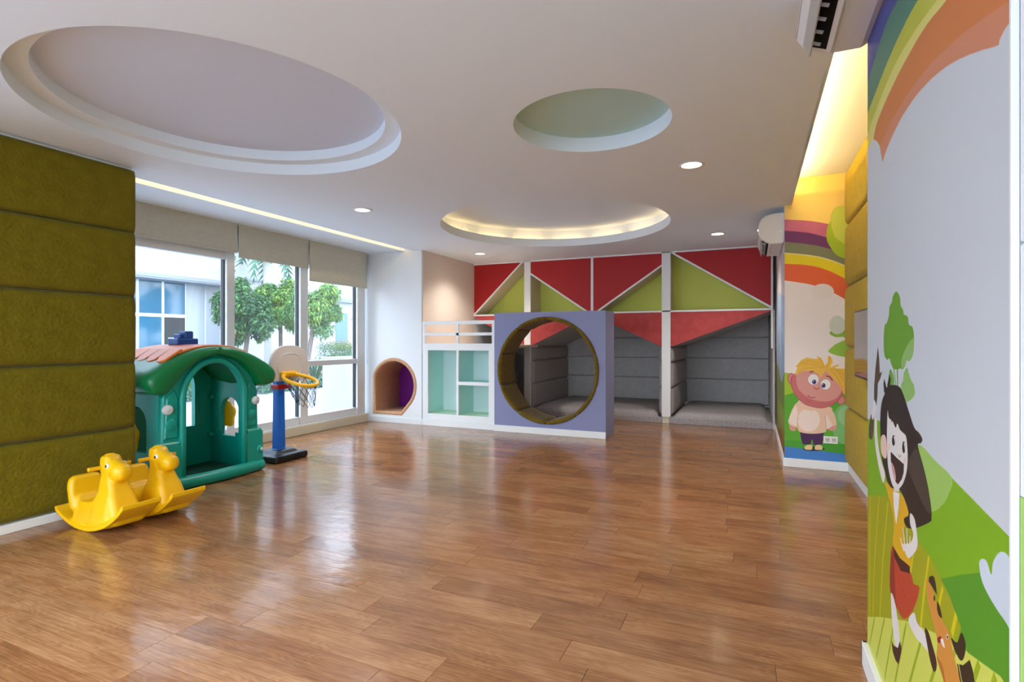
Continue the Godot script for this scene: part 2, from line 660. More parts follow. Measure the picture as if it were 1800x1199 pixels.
func floor_planks() -> void:
	var f := structure("floor", "glossy wood-look plank floor")
	slab("underlay", Vector3(-5.3, -0.1, -8.2), Vector3(0.95, -0.0025, 1.9), M.dark_gap, f, 0.0005)
	var wood := wood_texture()
	var ripple := bump(512, 0.018, 21, 6.0, 3)
	var woods := []
	for c in [rgb8(255, 255, 255), rgb8(244, 238, 232), rgb8(236, 231, 228), rgb8(255, 248, 240), rgb8(228, 219, 212)]:
		var m := mat("vinyl_wood_%d" % woods.size(), c, 0.16, 0.5)
		m.albedo_texture = wood
		m.normal_enabled = true
		m.normal_texture = ripple
		m.normal_scale = 0.06
		woods.append(m)
	var L := 0.92
	var W := 0.155
	var kinds := []
	for row in 6:
		for k in 3:
			kinds.append(plank_mesh(Rect2(k * 0.27 + 0.01, row / 6.0 + 0.004, 0.44, 1.0 / 6.0 - 0.008), L, W))
	var rest := SurfaceTool.new()
	rest.begin(Mesh.PRIMITIVE_TRIANGLES)
	var shown := 0
	var z := -8.12
	var row := 0
	while z < 1.7:
		var x := -5.3 - rng.randf() * L
		while x < 0.9:
			var x0 := maxf(x, -5.3)
			var x1 := minf(x + L, 0.9)
			var kind: ArrayMesh = kinds[rng.randi() % kinds.size()]
			var m: StandardMaterial3D = woods[rng.randi() % woods.size()]
			x += L
			if x1 - x0 < 0.02: continue
			var mid := Vector3((x0 + x1) * 0.5, 0, z + W * 0.5)
			var place := Transform3D(Basis.from_scale(Vector3((x1 - x0) / L, 1, 1)), mid)
			var depth := -mid.x * 0.408 - mid.z * 0.913
			var aside := absf(mid.x * 0.913 - mid.z * 0.408) / maxf(depth, 0.1)
			var open := z > -6.7 or x1 > -1.7
			var beside := (mid.x > -4.4 or z < -2.5) and (mid.x < 0.45 or z < -2.3)
			if z < -0.95 and open and beside and shown < 300 and depth > 1.6 and aside < 1.15:
				var o := part("plank", kind, m, f)
				o.transform = place
				shown += 1
			else:
				rest.append_from(kind, 0, place)
		z += W
		row += 1
	var o := part("more_planks", rest.commit(), woods[1], f)
	say(o, "", "", "", "stuff")

func cut(shape: CSGShape3D, m: Material, parent: Node, at := Vector3.ZERO, hole := true) -> void:
	shape.operation = CSGShape3D.OPERATION_SUBTRACTION if hole else CSGShape3D.OPERATION_UNION
	shape.set("material", m)
	shape.name = "cut" if hole else "block"
	parent.add_child(shape, true)
	shape.position = at

func csg_box(lo: Vector3, hi: Vector3, m: Material, parent: Node, hole: bool) -> void:
	var b := CSGBox3D.new()
	b.size = hi - lo
	cut(b, m, parent, (lo + hi) * 0.5, hole)

func csg_drum(r: float, h: float, at: Vector3, m: Material, parent: Node) -> CSGCylinder3D:
	var c := CSGCylinder3D.new()
	c.radius = r
	c.height = h
	c.sides = 96
	c.smooth_faces = true
	cut(c, m, parent, at)
	return c

func ring_disc(r: float, y: float, m: Material, called: String, parent: Node, at: Vector3, thick := 0.02) -> MeshInstance3D:
	return part(called, lathe([[0.02, y], [r, y], [r, y + thick], [0.02, y + thick]], 96, false), m, parent, at)

func ceiling() -> void:
	var c := structure("ceiling", "white ceiling with three round recesses")
	var plate := CSGCombiner3D.new()
	plate.name = "ceiling_plate"
	c.add_child(plate)
	csg_box(Vector3(-5.5, CEIL, -8.3), Vector3(0.33, CEIL + 0.08, -2.35), M.ceiling_white, plate, false)
	csg_box(Vector3(-4.5, CEIL, -2.36), Vector3(1.0, CEIL + 0.08, 1.9), M.ceiling_white, plate, false)
	var big := Vector3(-2.853, 0, -2.26)
	var small := Vector3(-0.892, 0, -3.156)
	var cove := Vector3(-2.079, 0, -5.803)
	csg_drum(1.0, 0.4, big + Vector3(0, CEIL, 0), M.ceiling_white, plate)
	csg_drum(0.467, 0.4, small + Vector3(0, CEIL, 0), M.ceiling_white, plate)
	csg_drum(1.28, 0.4, cove + Vector3(0, CEIL, 0), M.ceiling_white, plate)
	csg_box(Vector3(-4.63, CEIL - 0.1, -6.53), Vector3(-4.49, CEIL + 0.2, -2.45), M.ceiling_white, plate, true)
	for at in [[-3.54, -4.285], [-0.42, -4.18], [-0.40, -7.0], [-3.72, -7.15], [-1.3, -0.6], [-0.42, 0.9], [-3.4, 0.9], [-2.0, 0.2]]:
		csg_drum(0.075, 0.4, Vector3(at[0], CEIL, at[1]), M.ceiling_white, plate)
	# large stepped recess
	part("recess_ring", lathe([[1.16, CEIL + 0.079], [0.9, CEIL + 0.079], [0.9, CEIL + 0.16], [1.16, CEIL + 0.16], [1.16, CEIL + 0.079]], 96, false), M.ceiling_white, c, big)
	say(ring_disc(1.1, CEIL + 0.15, M.lavender, "recess_top", c, big), "pale lavender grey top of the large recess")
	# small green recess
	say(ring_disc(0.56, CEIL + 0.095, M.mint_ceiling, "recess_top", c, small), "pale green top of the small recess")
	part("recess_ring", lathe([[0.54, CEIL + 0.079], [0.468, CEIL + 0.079], [0.468, CEIL + 0.1], [0.54, CEIL + 0.1], [0.54, CEIL + 0.079]], 96, false), M.ceiling_white, c, small)
	# lit cove
	part("cove_lip", lathe([[1.31, CEIL + 0.079], [1.281, CEIL + 0.079], [1.281, CEIL + 0.1], [1.31, CEIL + 0.1], [1.31, CEIL + 0.079]], 96, false), M.ceiling_white, c, cove)
	part("cove_wall", lathe([[1.43, CEIL + 0.075], [1.43, CEIL + 0.25], [1.47, CEIL + 0.25], [1.47, CEIL + 0.075], [1.43, CEIL + 0.075]], 96, false), M.ceiling_white, c, cove)
	ring_disc(1.45, CEIL + 0.245, M.ceiling_white, "recess_top", c, cove)
	var strip := thing("light_strip", "warm light strip hidden in the rim of the lit round ceiling recess", "light strip", cove + Vector3(0, CEIL + 0.088, 0))
	var loop := PackedVector3Array()
	for i in 64: loop.append(Vector3(1.37 * cos(TAU * i / 64), 0, 1.37 * sin(TAU * i / 64)))
	part("glowing_tube", tube(loop, 0.007, 6, true), M.warm_glow, strip)
	for i in 16:
		var a := TAU * (i + 0.5) / 16
		area_light("cove_lamp", Vector3(1.37 * cos(a), 0.012, 1.37 * sin(a)), Vector3(cos(a) * 0.5, 1.0, sin(a) * 0.5), Vector2(0.4, 0.02), 0.009, rgb8(255, 208, 142), strip)
	# slot along the windows
	slab("slot_cover", Vector3(-4.8, CEIL + 0.2, -6.6), Vector3(-4.3, CEIL + 0.22, -2.4), M.ceiling_white, c)
	slab("slot_side", Vector3(-4.8, CEIL + 0.08, -6.6), Vector3(-4.78, CEIL + 0.2, -2.4), M.ceiling_white, c)
	slab("slot_side", Vector3(-4.32, CEIL + 0.08, -6.6), Vector3(-4.3, CEIL + 0.2, -2.4), M.ceiling_white, c)
	var s := thing("light_strip", "straight warm light strip in the ceiling slot along the windows", "light strip", Vector3(-4.45, CEIL + 0.1, -4.5))
	part("glowing_tube", cbox(Vector3(0.02, 0.015, 4.0), 0.003), M.warm_glow, s)
	for k in 4:
		area_light("slot_lamp", Vector3(-0.012, 0.006, -1.5 + k), Vector3(-1, 0.25, 0), Vector2(0.98, 0.02), 0.05, rgb8(255, 214, 158), s)
	# raised lit ceiling over the mustard wall
	slab("raised_ceiling", Vector3(0.0, 2.75, -5.82), Vector3(1.0, 2.78, -2.3), M.ceiling_white, c)
	slab("raised_side", Vector3(0.0, 2.58, -5.82), Vector3(0.03, 2.75, -2.3), M.ceiling_white, c)
	slab("drop_edge", Vector3(0.31, 2.5, -5.8), Vector3(0.331, 2.6, -2.355), M.ceiling_white, c)
	var a := thing("light_strip", "straight warm light strip above the ceiling edge beside the mustard wall", "light strip", Vector3(0.2, 2.592, -4.08))
	part("glowing_tube", cbox(Vector3(0.02, 0.012, 3.3), 0.003), M.warm_glow, a)
	for k in 3:
		area_light("edge_lamp", Vector3(0, 0.012, -1.1 + k * 1.1), Vector3(0.55, 1, 0), Vector2(1.05, 0.03), 0.3, rgb8(255, 214, 150), a)

func downlights() -> void:
	var about := ["recessed ceiling downlight between the large recess and the window blinds", "brightest recessed ceiling downlight, right of the lit round recess", "recessed ceiling downlight above the right red panel beside the wall air conditioner", "recessed ceiling downlight in the corner above the loft railing", "recessed ceiling downlight near the viewer on the mural side", "recessed ceiling downlight behind the viewer on the mural side", "recessed ceiling downlight behind the viewer by the olive wall", "recessed ceiling downlight just over the viewer"]
	var spots := [[-3.54, -4.285], [-0.42, -4.18], [-0.40, -7.0], [-3.72, -7.15], [-1.3, -0.6], [-0.42, 0.9], [-3.4, 0.9], [-2.0, 0.2]]
	for i in spots.size():
		var t := thing("downlight", about[i], "downlight", Vector3(spots[i][0], CEIL, spots[i][1]), 0.0, "recessed ceiling downlights")
		part("trim_ring", lathe([[0.088, -0.001], [0.086, -0.006], [0.074, -0.006], [0.07, 0.0], [0.07, 0.05], [0.075, 0.05], [0.075, 0.0], [0.088, -0.001]], 40), M.trim_white, t)
		part("lamp_lens", lathe([[0.001, 0.03], [0.069, 0.03], [0.069, 0.045], [0.001, 0.045]], 32, false), M.downlight_glow, t)
		var l := SpotLight3D.new()
		l.name = "downlight_beam"
		l.spot_angle = 62.0
		l.spot_angle_attenuation = 0.8
		l.light_energy = 1.0
		l.light_color = rgb8(255, 248, 240)
		l.light_size = 0.06
		l.spot_range = 12.0
		l.shadow_enabled = true
		t.add_child(l)
		l.position = Vector3(0, 0.02, 0)
		l.rotation.x = -PI / 2

# ------------------------------------------------------------------ window side
func windows() -> void:
	var x0 := -5.40
	var x1 := -5.31
	var header := structure("wall_window", "beam over the window bays")
	slab("beam", Vector3(-5.55, 2.2, -6.6), Vector3(-5.41, 2.85, -2.45), M.wall_white, header)
	slab("low_kerb", Vector3(-5.5, -0.1, -6.53), Vector3(-5.275, 0.0, -2.5), M.wall_white, header)
	var sill := structure("trim_1", "cream sill running below the windows")
	slab("sill_block", Vector3(-5.5, 0, -6.5), Vector3(-5.255, 0.118, -2.5), mat("sill_cream", rgb8(226, 216, 192), 0.5, 0.4), sill, 0.006)
	slab("sill_top", Vector3(-5.5, 0.118, -6.5), Vector3(-5.262, 0.128, -2.5), M.trim_white, sill, 0.002)
	var bays := [[-4.15, -2.5], [-5.21, -4.25], [-6.30, -5.34]]
	var posts := [[-4.25, -4.15], [-5.34, -5.21], [-6.47, -6.30]]
	var about := ["left window bay behind the playhouse", "middle window bay behind the basketball board", "right window bay with a cross bar by the white wall"]
	for i in 3:
		var w := structure("window_%d" % (i + 1), about[i])
		var za: float = bays[i][0]
		var zb: float = bays[i][1]
		slab("post", Vector3(x0, 0.128, posts[i][0]), Vector3(x1 + 0.015, 2.5, posts[i][1]), M.frame_white, w, 0.004)
		slab("bottom_rail", Vector3(x0, 0.128, za), Vector3(x1, 0.225, zb), M.frame_white, w, 0.004)
		slab("head_rail", Vector3(x0, 2.1 if i == 0 else 2.2, za), Vector3(x1, 2.2 if i == 0 else 2.5, zb), M.frame_white, w, 0.004)
		slab("gasket", Vector3(x0 + 0.02, 0.225, za), Vector3(x1 - 0.02, 2.2, za + 0.012), M.black_plastic, w, 0.001)
		if i == 2: slab("cross_bar", Vector3(x0, 0.87, za), Vector3(x1, 0.94, zb), M.frame_white, w, 0.004)
		slab("pane", Vector3(-5.36, 0.225, za), Vector3(-5.354, 2.2, zb), M.glass, w, 0.0005)
	var low := [2.175, 2.13, 1.975]
	var said := ["cream roller blind of the left window, rolled highest", "cream roller blind of the middle window above the basketball board", "cream roller blind of the right window, pulled lowest"]
	var span := [[-4.235, -2.5], [-5.29, -4.245], [-6.44, -5.30]]
	for i in 3:
		var t := thing("roller_blind", said[i], "blind", Vector3(-5.235, low[i], (span[i][0] + span[i][1]) * 0.5), 0, "cream roller blinds")
		var wide: float = span[i][1] - span[i][0] - 0.01
		part("blind_sheet", cbox(Vector3(0.004, 2.5 - low[i], wide), 0.001), M.blind_cloth, t, Vector3(0, (2.5 - low[i]) * 0.5, 0))
		part("bottom_bar", cbox(Vector3(0.014, 0.022, wide), 0.004), M.blind_cloth, t, Vector3(0, 0.012, 0))
		if i > 0:
			part("pull_chain", tube(PackedVector3Array([Vector3(0.015, 2.45 - low[i], -wide * 0.5), Vector3(0.02, 0.9 - low[i], -wide * 0.5 + 0.004), Vector3(0.03, 0.86 - low[i], -wide * 0.5 + 0.02), Vector3(0.02, 0.9 - low[i], -wide * 0.5 + 0.035), Vector3(0.015, 2.45 - low[i], -wide * 0.5 + 0.035)]), 0.0025, 5), M.pale_grey, t)

# ------------------------------------------------------------------ far end: white wall, red and green gable wall, nooks
func d_outline(grow: float) -> PackedVector2Array:
	var p := PackedVector2Array([Vector2(-0.355 - grow, -0.415 - grow), Vector2(0.14 + grow * 0.4, -0.415 - grow)])
	for i in 25:
		var a := deg_to_rad(-46.0 + i * 10.0)
		if a > PI: break
		p.append(Vector2(cos(a) * (0.385 + grow), sin(a) * (0.385 + grow)))
	p.append(Vector2(-0.355 - grow, 0.0))
	var out := PackedVector2Array()
	for q in p: out.append(Vector2(maxf(q.x, -0.355 - grow), maxf(q.y, -0.415 - grow)))
	return out

func ring_of(outline: PackedVector2Array, z: float) -> PackedVector3Array:
	var l := PackedVector3Array()
	for p in outline: l.append(Vector3(p.x, p.y, z))
	return l

func far_end() -> void:
	var w := structure("wall_back", "white wall with a low arched crawl hole beside the window")
	var block := CSGCombiner3D.new()
	block.name = "wall_block"
	w.add_child(block)
	csg_box(Vector3(-5.5, 0, -10.2), Vector3(-4.332, 2.85, -6.53), M.wall_white, block, false)
	var hole := CSGPolygon3D.new()
	hole.polygon = d_outline(0.0)
	hole.depth = 0.75
	hole.operation = CSGShape3D.OPERATION_SUBTRACTION
	hole.material = M.wall_white
	hole.name = "cut"
	block.add_child(hole)
	hole.position = Vector3(-4.825, 0.55, -6.45)
	slab("joint", Vector3(-4.337, 0.0, -6.5325), Vector3(-4.3335, 2.5, -6.5295), M.soffit_grey, w, 0.0005)
	var side := structure("wall_recess", "beige side wall of the recess above the loft railing")
	slab("beige_face", Vector3(-4.334, 1.0, -8.1), Vector3(-4.322, 2.5, -6.535), M.wall_beige, side, 0.001)
	slab("shade_core", Vector3(-4.334, 0.0, -8.1), Vector3(-4.322, 1.0, -6.99), M.wall_beige, side, 0.001)
	var bb := structure("baseboard_back", "white baseboard under the crawl hole and the shelves")
	slab("baseboard_strip", Vector3(-5.26, 0, -6.55), Vector3(-4.325, 0.084, -6.517), M.trim_white, bb)
	slab("baseboard_strip", Vector3(-4.323, 0, -6.55), Vector3(-3.17, 0.086, -6.516), M.trim_white, bb)
	var t := thing("crawl_hole_lining", "tan suede padded lining of the low arched crawl hole", "padding", Vector3(-4.825, 0.55, -6.53))
	var loops := []
	for s in [[-0.012, 0.018], [0.0, 0.02], [0.012, 0.005], [0.014, -0.01], [0.004, -0.028], [-0.02, -0.03], [-0.62, -0.03], [-0.63, -0.01], [-0.4, -0.002], [-0.012, -0.001]]:
		loops.append(ring_of(d_outline(s[1]), s[0]))
	part("padded_tunnel", loft(loops, false, true, true), M.tan_suede, t)
	say(part("end_panel", prism(d_outline(-0.004), 0.02, 0.002), M.purple_paint, t, Vector3(0, 0, -0.6)), "deep purple panel at the end of the crawl hole")

	# gable wall
	var g := structure("wall_gable", "far wall of red panels, lime niches and white strips above three grey nooks")
	var red := [
		[[-4.325, 2.478], [-3.452, 2.478], [-4.325, 1.636]],
		[[-3.29, 2.478], [-2.29, 2.478], [-2.29, 1.66], [-2.36, 1.66], [-3.29, 2.27]],
		[[-2.25, 2.478], [-1.225, 2.478], [-1.225, 2.288], [-2.18, 1.66], [-2.25, 1.66]],
		[[-1.062, 2.478], [0.215, 2.478], [0.215, 1.672]]]
	for r in red:
		var o := PackedVector2Array()
		for p in r: o.append(Vector2(p[0], p[1]))
		part("red_panel", prism(o, 0.012, 0.002), M.red_paint, g, Vector3(0, 0, -8.1))
		part("panel_core", prism(ccw(o), 0.44, 0.001), M.niche_cream, g, Vector3(0, 0, -8.326))
	slab("lime_back", Vector3(-4.33, 1.6, -8.57), Vector3(0.24, 2.5, -8.55), M.lime_paint, g)
	slab("niche_floor", Vector3(-4.33, 1.605, -8.56), Vector3(0.235, 1.643, -8.115), M.niche_cream, g)
	slab("backing", Vector3(-4.33, 0.0, -10.2), Vector3(0.3, 2.85, -10.02), M.wall_white, g)
	slab("backing", Vector3(-4.33, 1.6, -8.75), Vector3(0.3, 2.85, -8.6), M.wall_white, g)
	var lower := [[[-4.325, 1.62], [-3.402, 1.62], [-3.402, 1.125], [-4.325, 1.6]], [[-3.292, 1.62], [-2.27, 1.62], [-2.27, 1.598], [-3.292, 1.118]], [[-2.27, 1.62], [-1.222, 1.62], [-1.222, 1.114], [-2.27, 1.598]], [[-1.102, 1.62], [0.225, 1.62], [0.225, 1.612], [-1.102, 1.114]]]
	for r in lower:
		var o := PackedVector2Array()
		for p in r: o.append(Vector2(p[0], p[1]))
		part("coral_panel", prism(o, 0.014, 0.002), M.coral_suede, g, Vector3(0, 0, -8.102))
		part("sloped_soffit", prism(ccw(o), 1.86, 0.001), M.grey_cloth, g, Vector3(0, 0, -9.04))
	var strips := [[-4.348, 2.478, 0.24, 2.502], [-4.348, 1.62, -4.325, 2.5], [-4.348, 1.618, 0.235, 1.644], [-3.401, 0.1, -3.291, 2.5], [-2.29, 1.62, -2.25, 2.5], [-1.226, 0.1, -1.102, 2.5], [0.213, 1.1, 0.238, 2.5]]
	for s in strips:
		slab("white_strip", Vector3(s[0], s[1], -8.115), Vector3(s[2], s[3], -8.085), M.trim_white, g, 0.002)
	var lines := [[-3.43, 2.49, -4.335, 1.63], [-3.296, 2.29, -2.33, 1.64], [-1.22, 2.305, -2.21, 1.64], [-1.10, 2.49, 0.225, 1.648]]
	for l in lines:
		var a := Vector2(l[0], l[1])
		var b := Vector2(l[2], l[3])
		part("white_strip", cbox(Vector3(a.distance_to(b), 0.026, 0.03), 0.002), M.trim_white, g, Vector3((a.x + b.x) * 0.5, (a.y + b.y) * 0.5, -8.1), Vector3(0, 0, (b - a).angle()))
	# dividers behind the white posts
	for x in [-3.401, -1.226]:
		slab("divider", Vector3(x + 0.006, 0.0, -10.0), Vector3(x + 0.104, 2.5, -8.11), M.niche_cream, g, 0.002)
	# nooks
	var rooms := [[-4.325, -3.395, "left"], [-3.297, -1.222, "middle"], [-1.12, 0.235, "right"]]
	var seats := ["grey plush seat mat in the left nook behind the shelves", "wide grey plush seat mat in the gabled nook behind the violet cube", "grey plush seat mat in the open nook by the mural corner"]
	for k in 3:
		var xa: float = rooms[k][0]
		var xb: float = rooms[k][1]
		slab("nook_step", Vector3(xa, 0, -10.0), Vector3(xb, 0.088, -8.11), M.taupe_plush, g, 0.006)
		var edges := [0.12, 0.545, 0.905, 1.262, 1.62]
		for i in 4:
			part("back_cushion", pad(xb - xa, edges[i + 1] - edges[i], 0.04, 0.025), M.grey_cloth, g, Vector3((xa + xb) * 0.5, (edges[i] + edges[i + 1]) * 0.5, -9.96))
		var sides := []
		if k > 0: sides.append([xa, PI / 2])
		if k < 2: sides.append([xb, -PI / 2])
		for s in sides:
			var ys := [0.12, 0.515, 0.888, 1.113]
			for i in 3:
				part("side_cushion", pad(1.8, ys[i + 1] - ys[i], 0.055, 0.055), M.taupe_plush, g, Vector3(s[0], (ys[i] + ys[i + 1]) * 0.5, -9.03), Vector3(0, s[1], 0))
		var mid := (xa + xb) * 0.5
		var t2 := thing("seat_mat", seats[k], "seat mat", Vector3(mid, 0.089, -9.03), 0, "grey seat mats in the nooks")
		part("mat_cushion", pad(xb - xa - 0.12, 1.82, 0.085, 0.11), M.taupe_plush, t2, Vector3(0.0, 0, 0), Vector3(-PI / 2, 0, 0))
	slab("nook_side", Vector3(0.236, 0, -10.0), Vector3(0.262, 1.62, -8.1), M.grey_cloth, g)

# ------------------------------------------------------------------ right side: murals, mustard wall, pillar
func right_side() -> void:
	# stub wall between the nooks and the boy print
	var s := structure("wall_side", "narrow printed side wall beside the right nook")
	slab("wall_core", Vector3(0.272, 0, -10.2), Vector3(1.05, 2.85, -5.803), M.wall_white, s)
	var img := side_print()
	var m := print_material("side_print", ImageTexture.create_from_image(img))
	part("mural", sheet(Vector3(0.27, 2.5, -8.1), Vector3(0, 0, 2.298), Vector3(0, -2.42, 0), 0.002), m, s)
	var b := structure("baseboard_side", "white baseboard below the side print")
	slab("baseboard_strip", Vector3(0.256, 0, -8.1), Vector3(0.272, 0.08, -5.79), M.trim_white, b)
	# wall with the boy
	var w := structure("wall_boy", "end wall printed with a blond cartoon boy and a rainbow")
	var boy := print_material("boy_print", print_texture(BOY_PRINT, 0.27, false, Vector2(0.54, 2.69), 2.77, 720.0, rgb8(240, 230, 226)))
	part("mural", sheet(Vector3(0.27, 2.77, -5.8), Vector3(0.54, 0, 0), Vector3(0, -2.69, 0), 0.003), boy, w)
	var b2 := structure("baseboard_boy", "white baseboard below the boy print")
	slab("baseboard_strip", Vector3(0.256, 0, -5.803), Vector3(0.8, 0.081, -5.783), M.trim_white, b2)
	# mustard padded wall
	var o := structure("wall_right", "mustard padded wall of stacked cushions with a screen")
	slab("wall_core", Vector3(0.81, 0, -5.803), Vector3(1.05, 2.85, -2.3), M.wall_white, o)
	var seam := [0.085, 0.593, 1.143, 1.701, 2.256, 2.745]
	for i in 5:
		var h: float = seam[i + 1] - seam[i]
		part("wall_cushion", pad(3.43, h, 0.055, 0.05), M.mustard_cloth, o, Vector3(0.812, seam[i] + h * 0.5, -4.075), Vector3(0, -PI / 2, 0))
	var b3 := structure("baseboard_right", "white baseboard under the mustard cushions")
	slab("baseboard_strip", Vector3(0.79, 0, -5.79), Vector3(0.812, 0.082, -2.36), M.trim_white, b3)
	# pillar with the girl
	var p := structure("wall_pillar", "near pillar printed with a running cartoon girl, rainbow and green hills")
	slab("wall_core", Vector3(0.386, 0, -2.353), Vector3(1.05, 2.85, -1.127), M.wall_white, p)
	var girl := print_material("girl_print", print_texture(GIRL_PRINT, 2.355, true, Vector2(1.228, 2.42), 2.5, 820.0, rgb8(206, 211, 215)))
	part("mural", sheet(Vector3(0.383, 2.5, -2.355), Vector3(0, 0, 1.228), Vector3(0, -2.42, 0), 0.003), girl, p)
	slab("corner_bead", Vector3(0.378, 0.09, -1.131), Vector3(0.39, 2.5, -1.121), M.frame_white, p, 0.002)
	var b4 := structure("baseboard_pillar", "chipped white baseboard around the printed pillar")
	slab("baseboard_strip", Vector3(0.366, 0, -2.372), Vector3(0.386, 0.085, -1.1), M.trim_white, b4)
	slab("baseboard_strip", Vector3(0.366, 0, -2.372), Vector3(0.8, 0.085, -2.355), M.trim_white, b4)
	# panels beyond the pillar, towards the viewer
	var q := structure("wall_near", "white and lime panels at the right edge of the view")
	slab("wall_core", Vector3(0.4, 0, -1.127), Vector3(1.05, 2.85, 1.85), M.wall_white, q)
	slab("white_panel", Vector3(0.388, 1.358, -1.119), Vector3(0.402, 2.5, 1.8), M.wall_white, q, 0.002)
	slab("white_panel", Vector3(0.388, 0.952, -1.119), Vector3(0.402, 1.354, 1.8), M.wall_white, q, 0.002)
	slab("lime_panel", Vector3(0.388, 0.0, -1.119), Vector3(0.402, 0.951, 1.8), mat("lime_print", rgb8(164, 204, 84), 0.45, 0.4), q, 0.001)

func side_print() -> Image:
	var img := Image.create(512, 512, false, Image.FORMAT_RGB8)
	img.fill(rgb8(226, 220, 222))
	var s := 512.0
	fill_outline(img, PackedVector2Array([Vector2(0, 0.34) * s, Vector2(0.4, 0.30) * s, Vector2(1, 0.36) * s, Vector2(1, 1) * s, Vector2(0, 1) * s]), rgb8(178, 204, 230))
	fill_outline(img, rounded(PackedVector2Array([Vector2(-0.1, 0.72) * s, Vector2(0.3, 0.66) * s, Vector2(0.7, 0.72) * s, Vector2(1.1, 0.68) * s, Vector2(1.1, 1.1) * s, Vector2(-0.1, 1.1) * s])), rgb8(140, 170, 60))
	fill_outline(img, PackedVector2Array([Vector2(0, 0) * s, Vector2(0.10, 0) * s, Vector2(0.16, 0.25) * s, Vector2(0.1, 0.5) * s, Vector2(0.2, 0.75) * s, Vector2(0.24, 1) * s, Vector2(0, 1) * s]), rgb8(112, 84, 66))
	for k in 5:
		var x := 0.34 + k * 0.13
		fill_outline(img, PackedVector2Array([Vector2(x, 0.5 + 0.05 * (k % 3)) * s, Vector2(x + 0.03, 0.5 + 0.05 * (k % 3)) * s, Vector2(x + 0.035, 0.82) * s, Vector2(x - 0.01, 0.82) * s]), rgb8(90, 82, 110))
	var r := RandomNumberGenerator.new()
	r.seed = 5
	for k in 70:
		var x := r.randf()
		var y := 0.84 + r.randf() * 0.12
		fill_outline(img, PackedVector2Array([Vector2(x, y) * s, Vector2(x + 0.02, 1.0) * s, Vector2(x - 0.02, 1.0) * s]), rgb8(150, 70, 40) if k % 3 else rgb8(110, 130, 40))
	return img

# ------------------------------------------------------------------ furniture
func climbing_cube() -> void:
	var t := thing("climbing_cube", "violet painted play cube with a big round crawl-through hole", "play cube", Vector3(-2.41, 0, -6.5))
	var body := CSGCombiner3D.new()
	body.name = "cube_body"
	t.add_child(body)
	csg_box(Vector3(-0.757, 0.03, -0.43), Vector3(0.757, 1.575, 0.0), M.violet_paint, body, false)
	var hole := csg_drum(0.68, 1.0, Vector3(-0.015, 0.822, -0.2), M.violet_paint, body)
	hole.rotation.x = PI / 2
	hole.sides = 80
	part("base_strip", cbox(Vector3(1.52, 0.083, 0.02), 0.003), M.trim_white, t, Vector3(0, 0.0415, 0.006))
	part("foot_block", cbox(Vector3(1.50, 0.04, 0.41), 0.002), M.violet_paint, t, Vector3(0, 0.02, -0.215))
	# ten gold velvet segments line the hole
	for k in 10:
		var loops := []
		var a0 := deg_to_rad(18.0 + 36.0 * k) + 0.006
		var a1 := a0 + deg_to_rad(36.0) - 0.012
		for i in 13:
			var u := i / 12.0
			var swell := 1.0 - pow(absf(u * 2.0 - 1.0), 6.0)
			var a := lerpf(a0, a1, u)
			var ring := PackedVector3Array()
			var th := 0.022 + 0.02 * swell
			for p in [[0.682, 0.008], [0.69, 0.004 + 0.014 * swell], [0.675, 0.014 + 0.014 * swell], [0.655, 0.012 + 0.012 * swell], [0.681 - th, 0.0], [0.681 - th - 0.004 * swell, -0.05], [0.681 - th - 0.006 * swell, -0.215], [0.681 - th - 0.004 * swell, -0.38], [0.681 - th, -0.43], [0.66, -0.44 - 0.01 * swell], [0.69, -0.436]]:
				ring.append(Vector3(-0.015 + p[0] * cos(a), 0.822 + p[0] * sin(a), p[1]))
			ring.append(Vector3(-0.015 + 0.682 * cos(a), 0.822 + 0.682 * sin(a), -0.2))
			loops.append(ring)
		part("velvet_segment", loft(loops, true, true), M.velvet_gold, t)

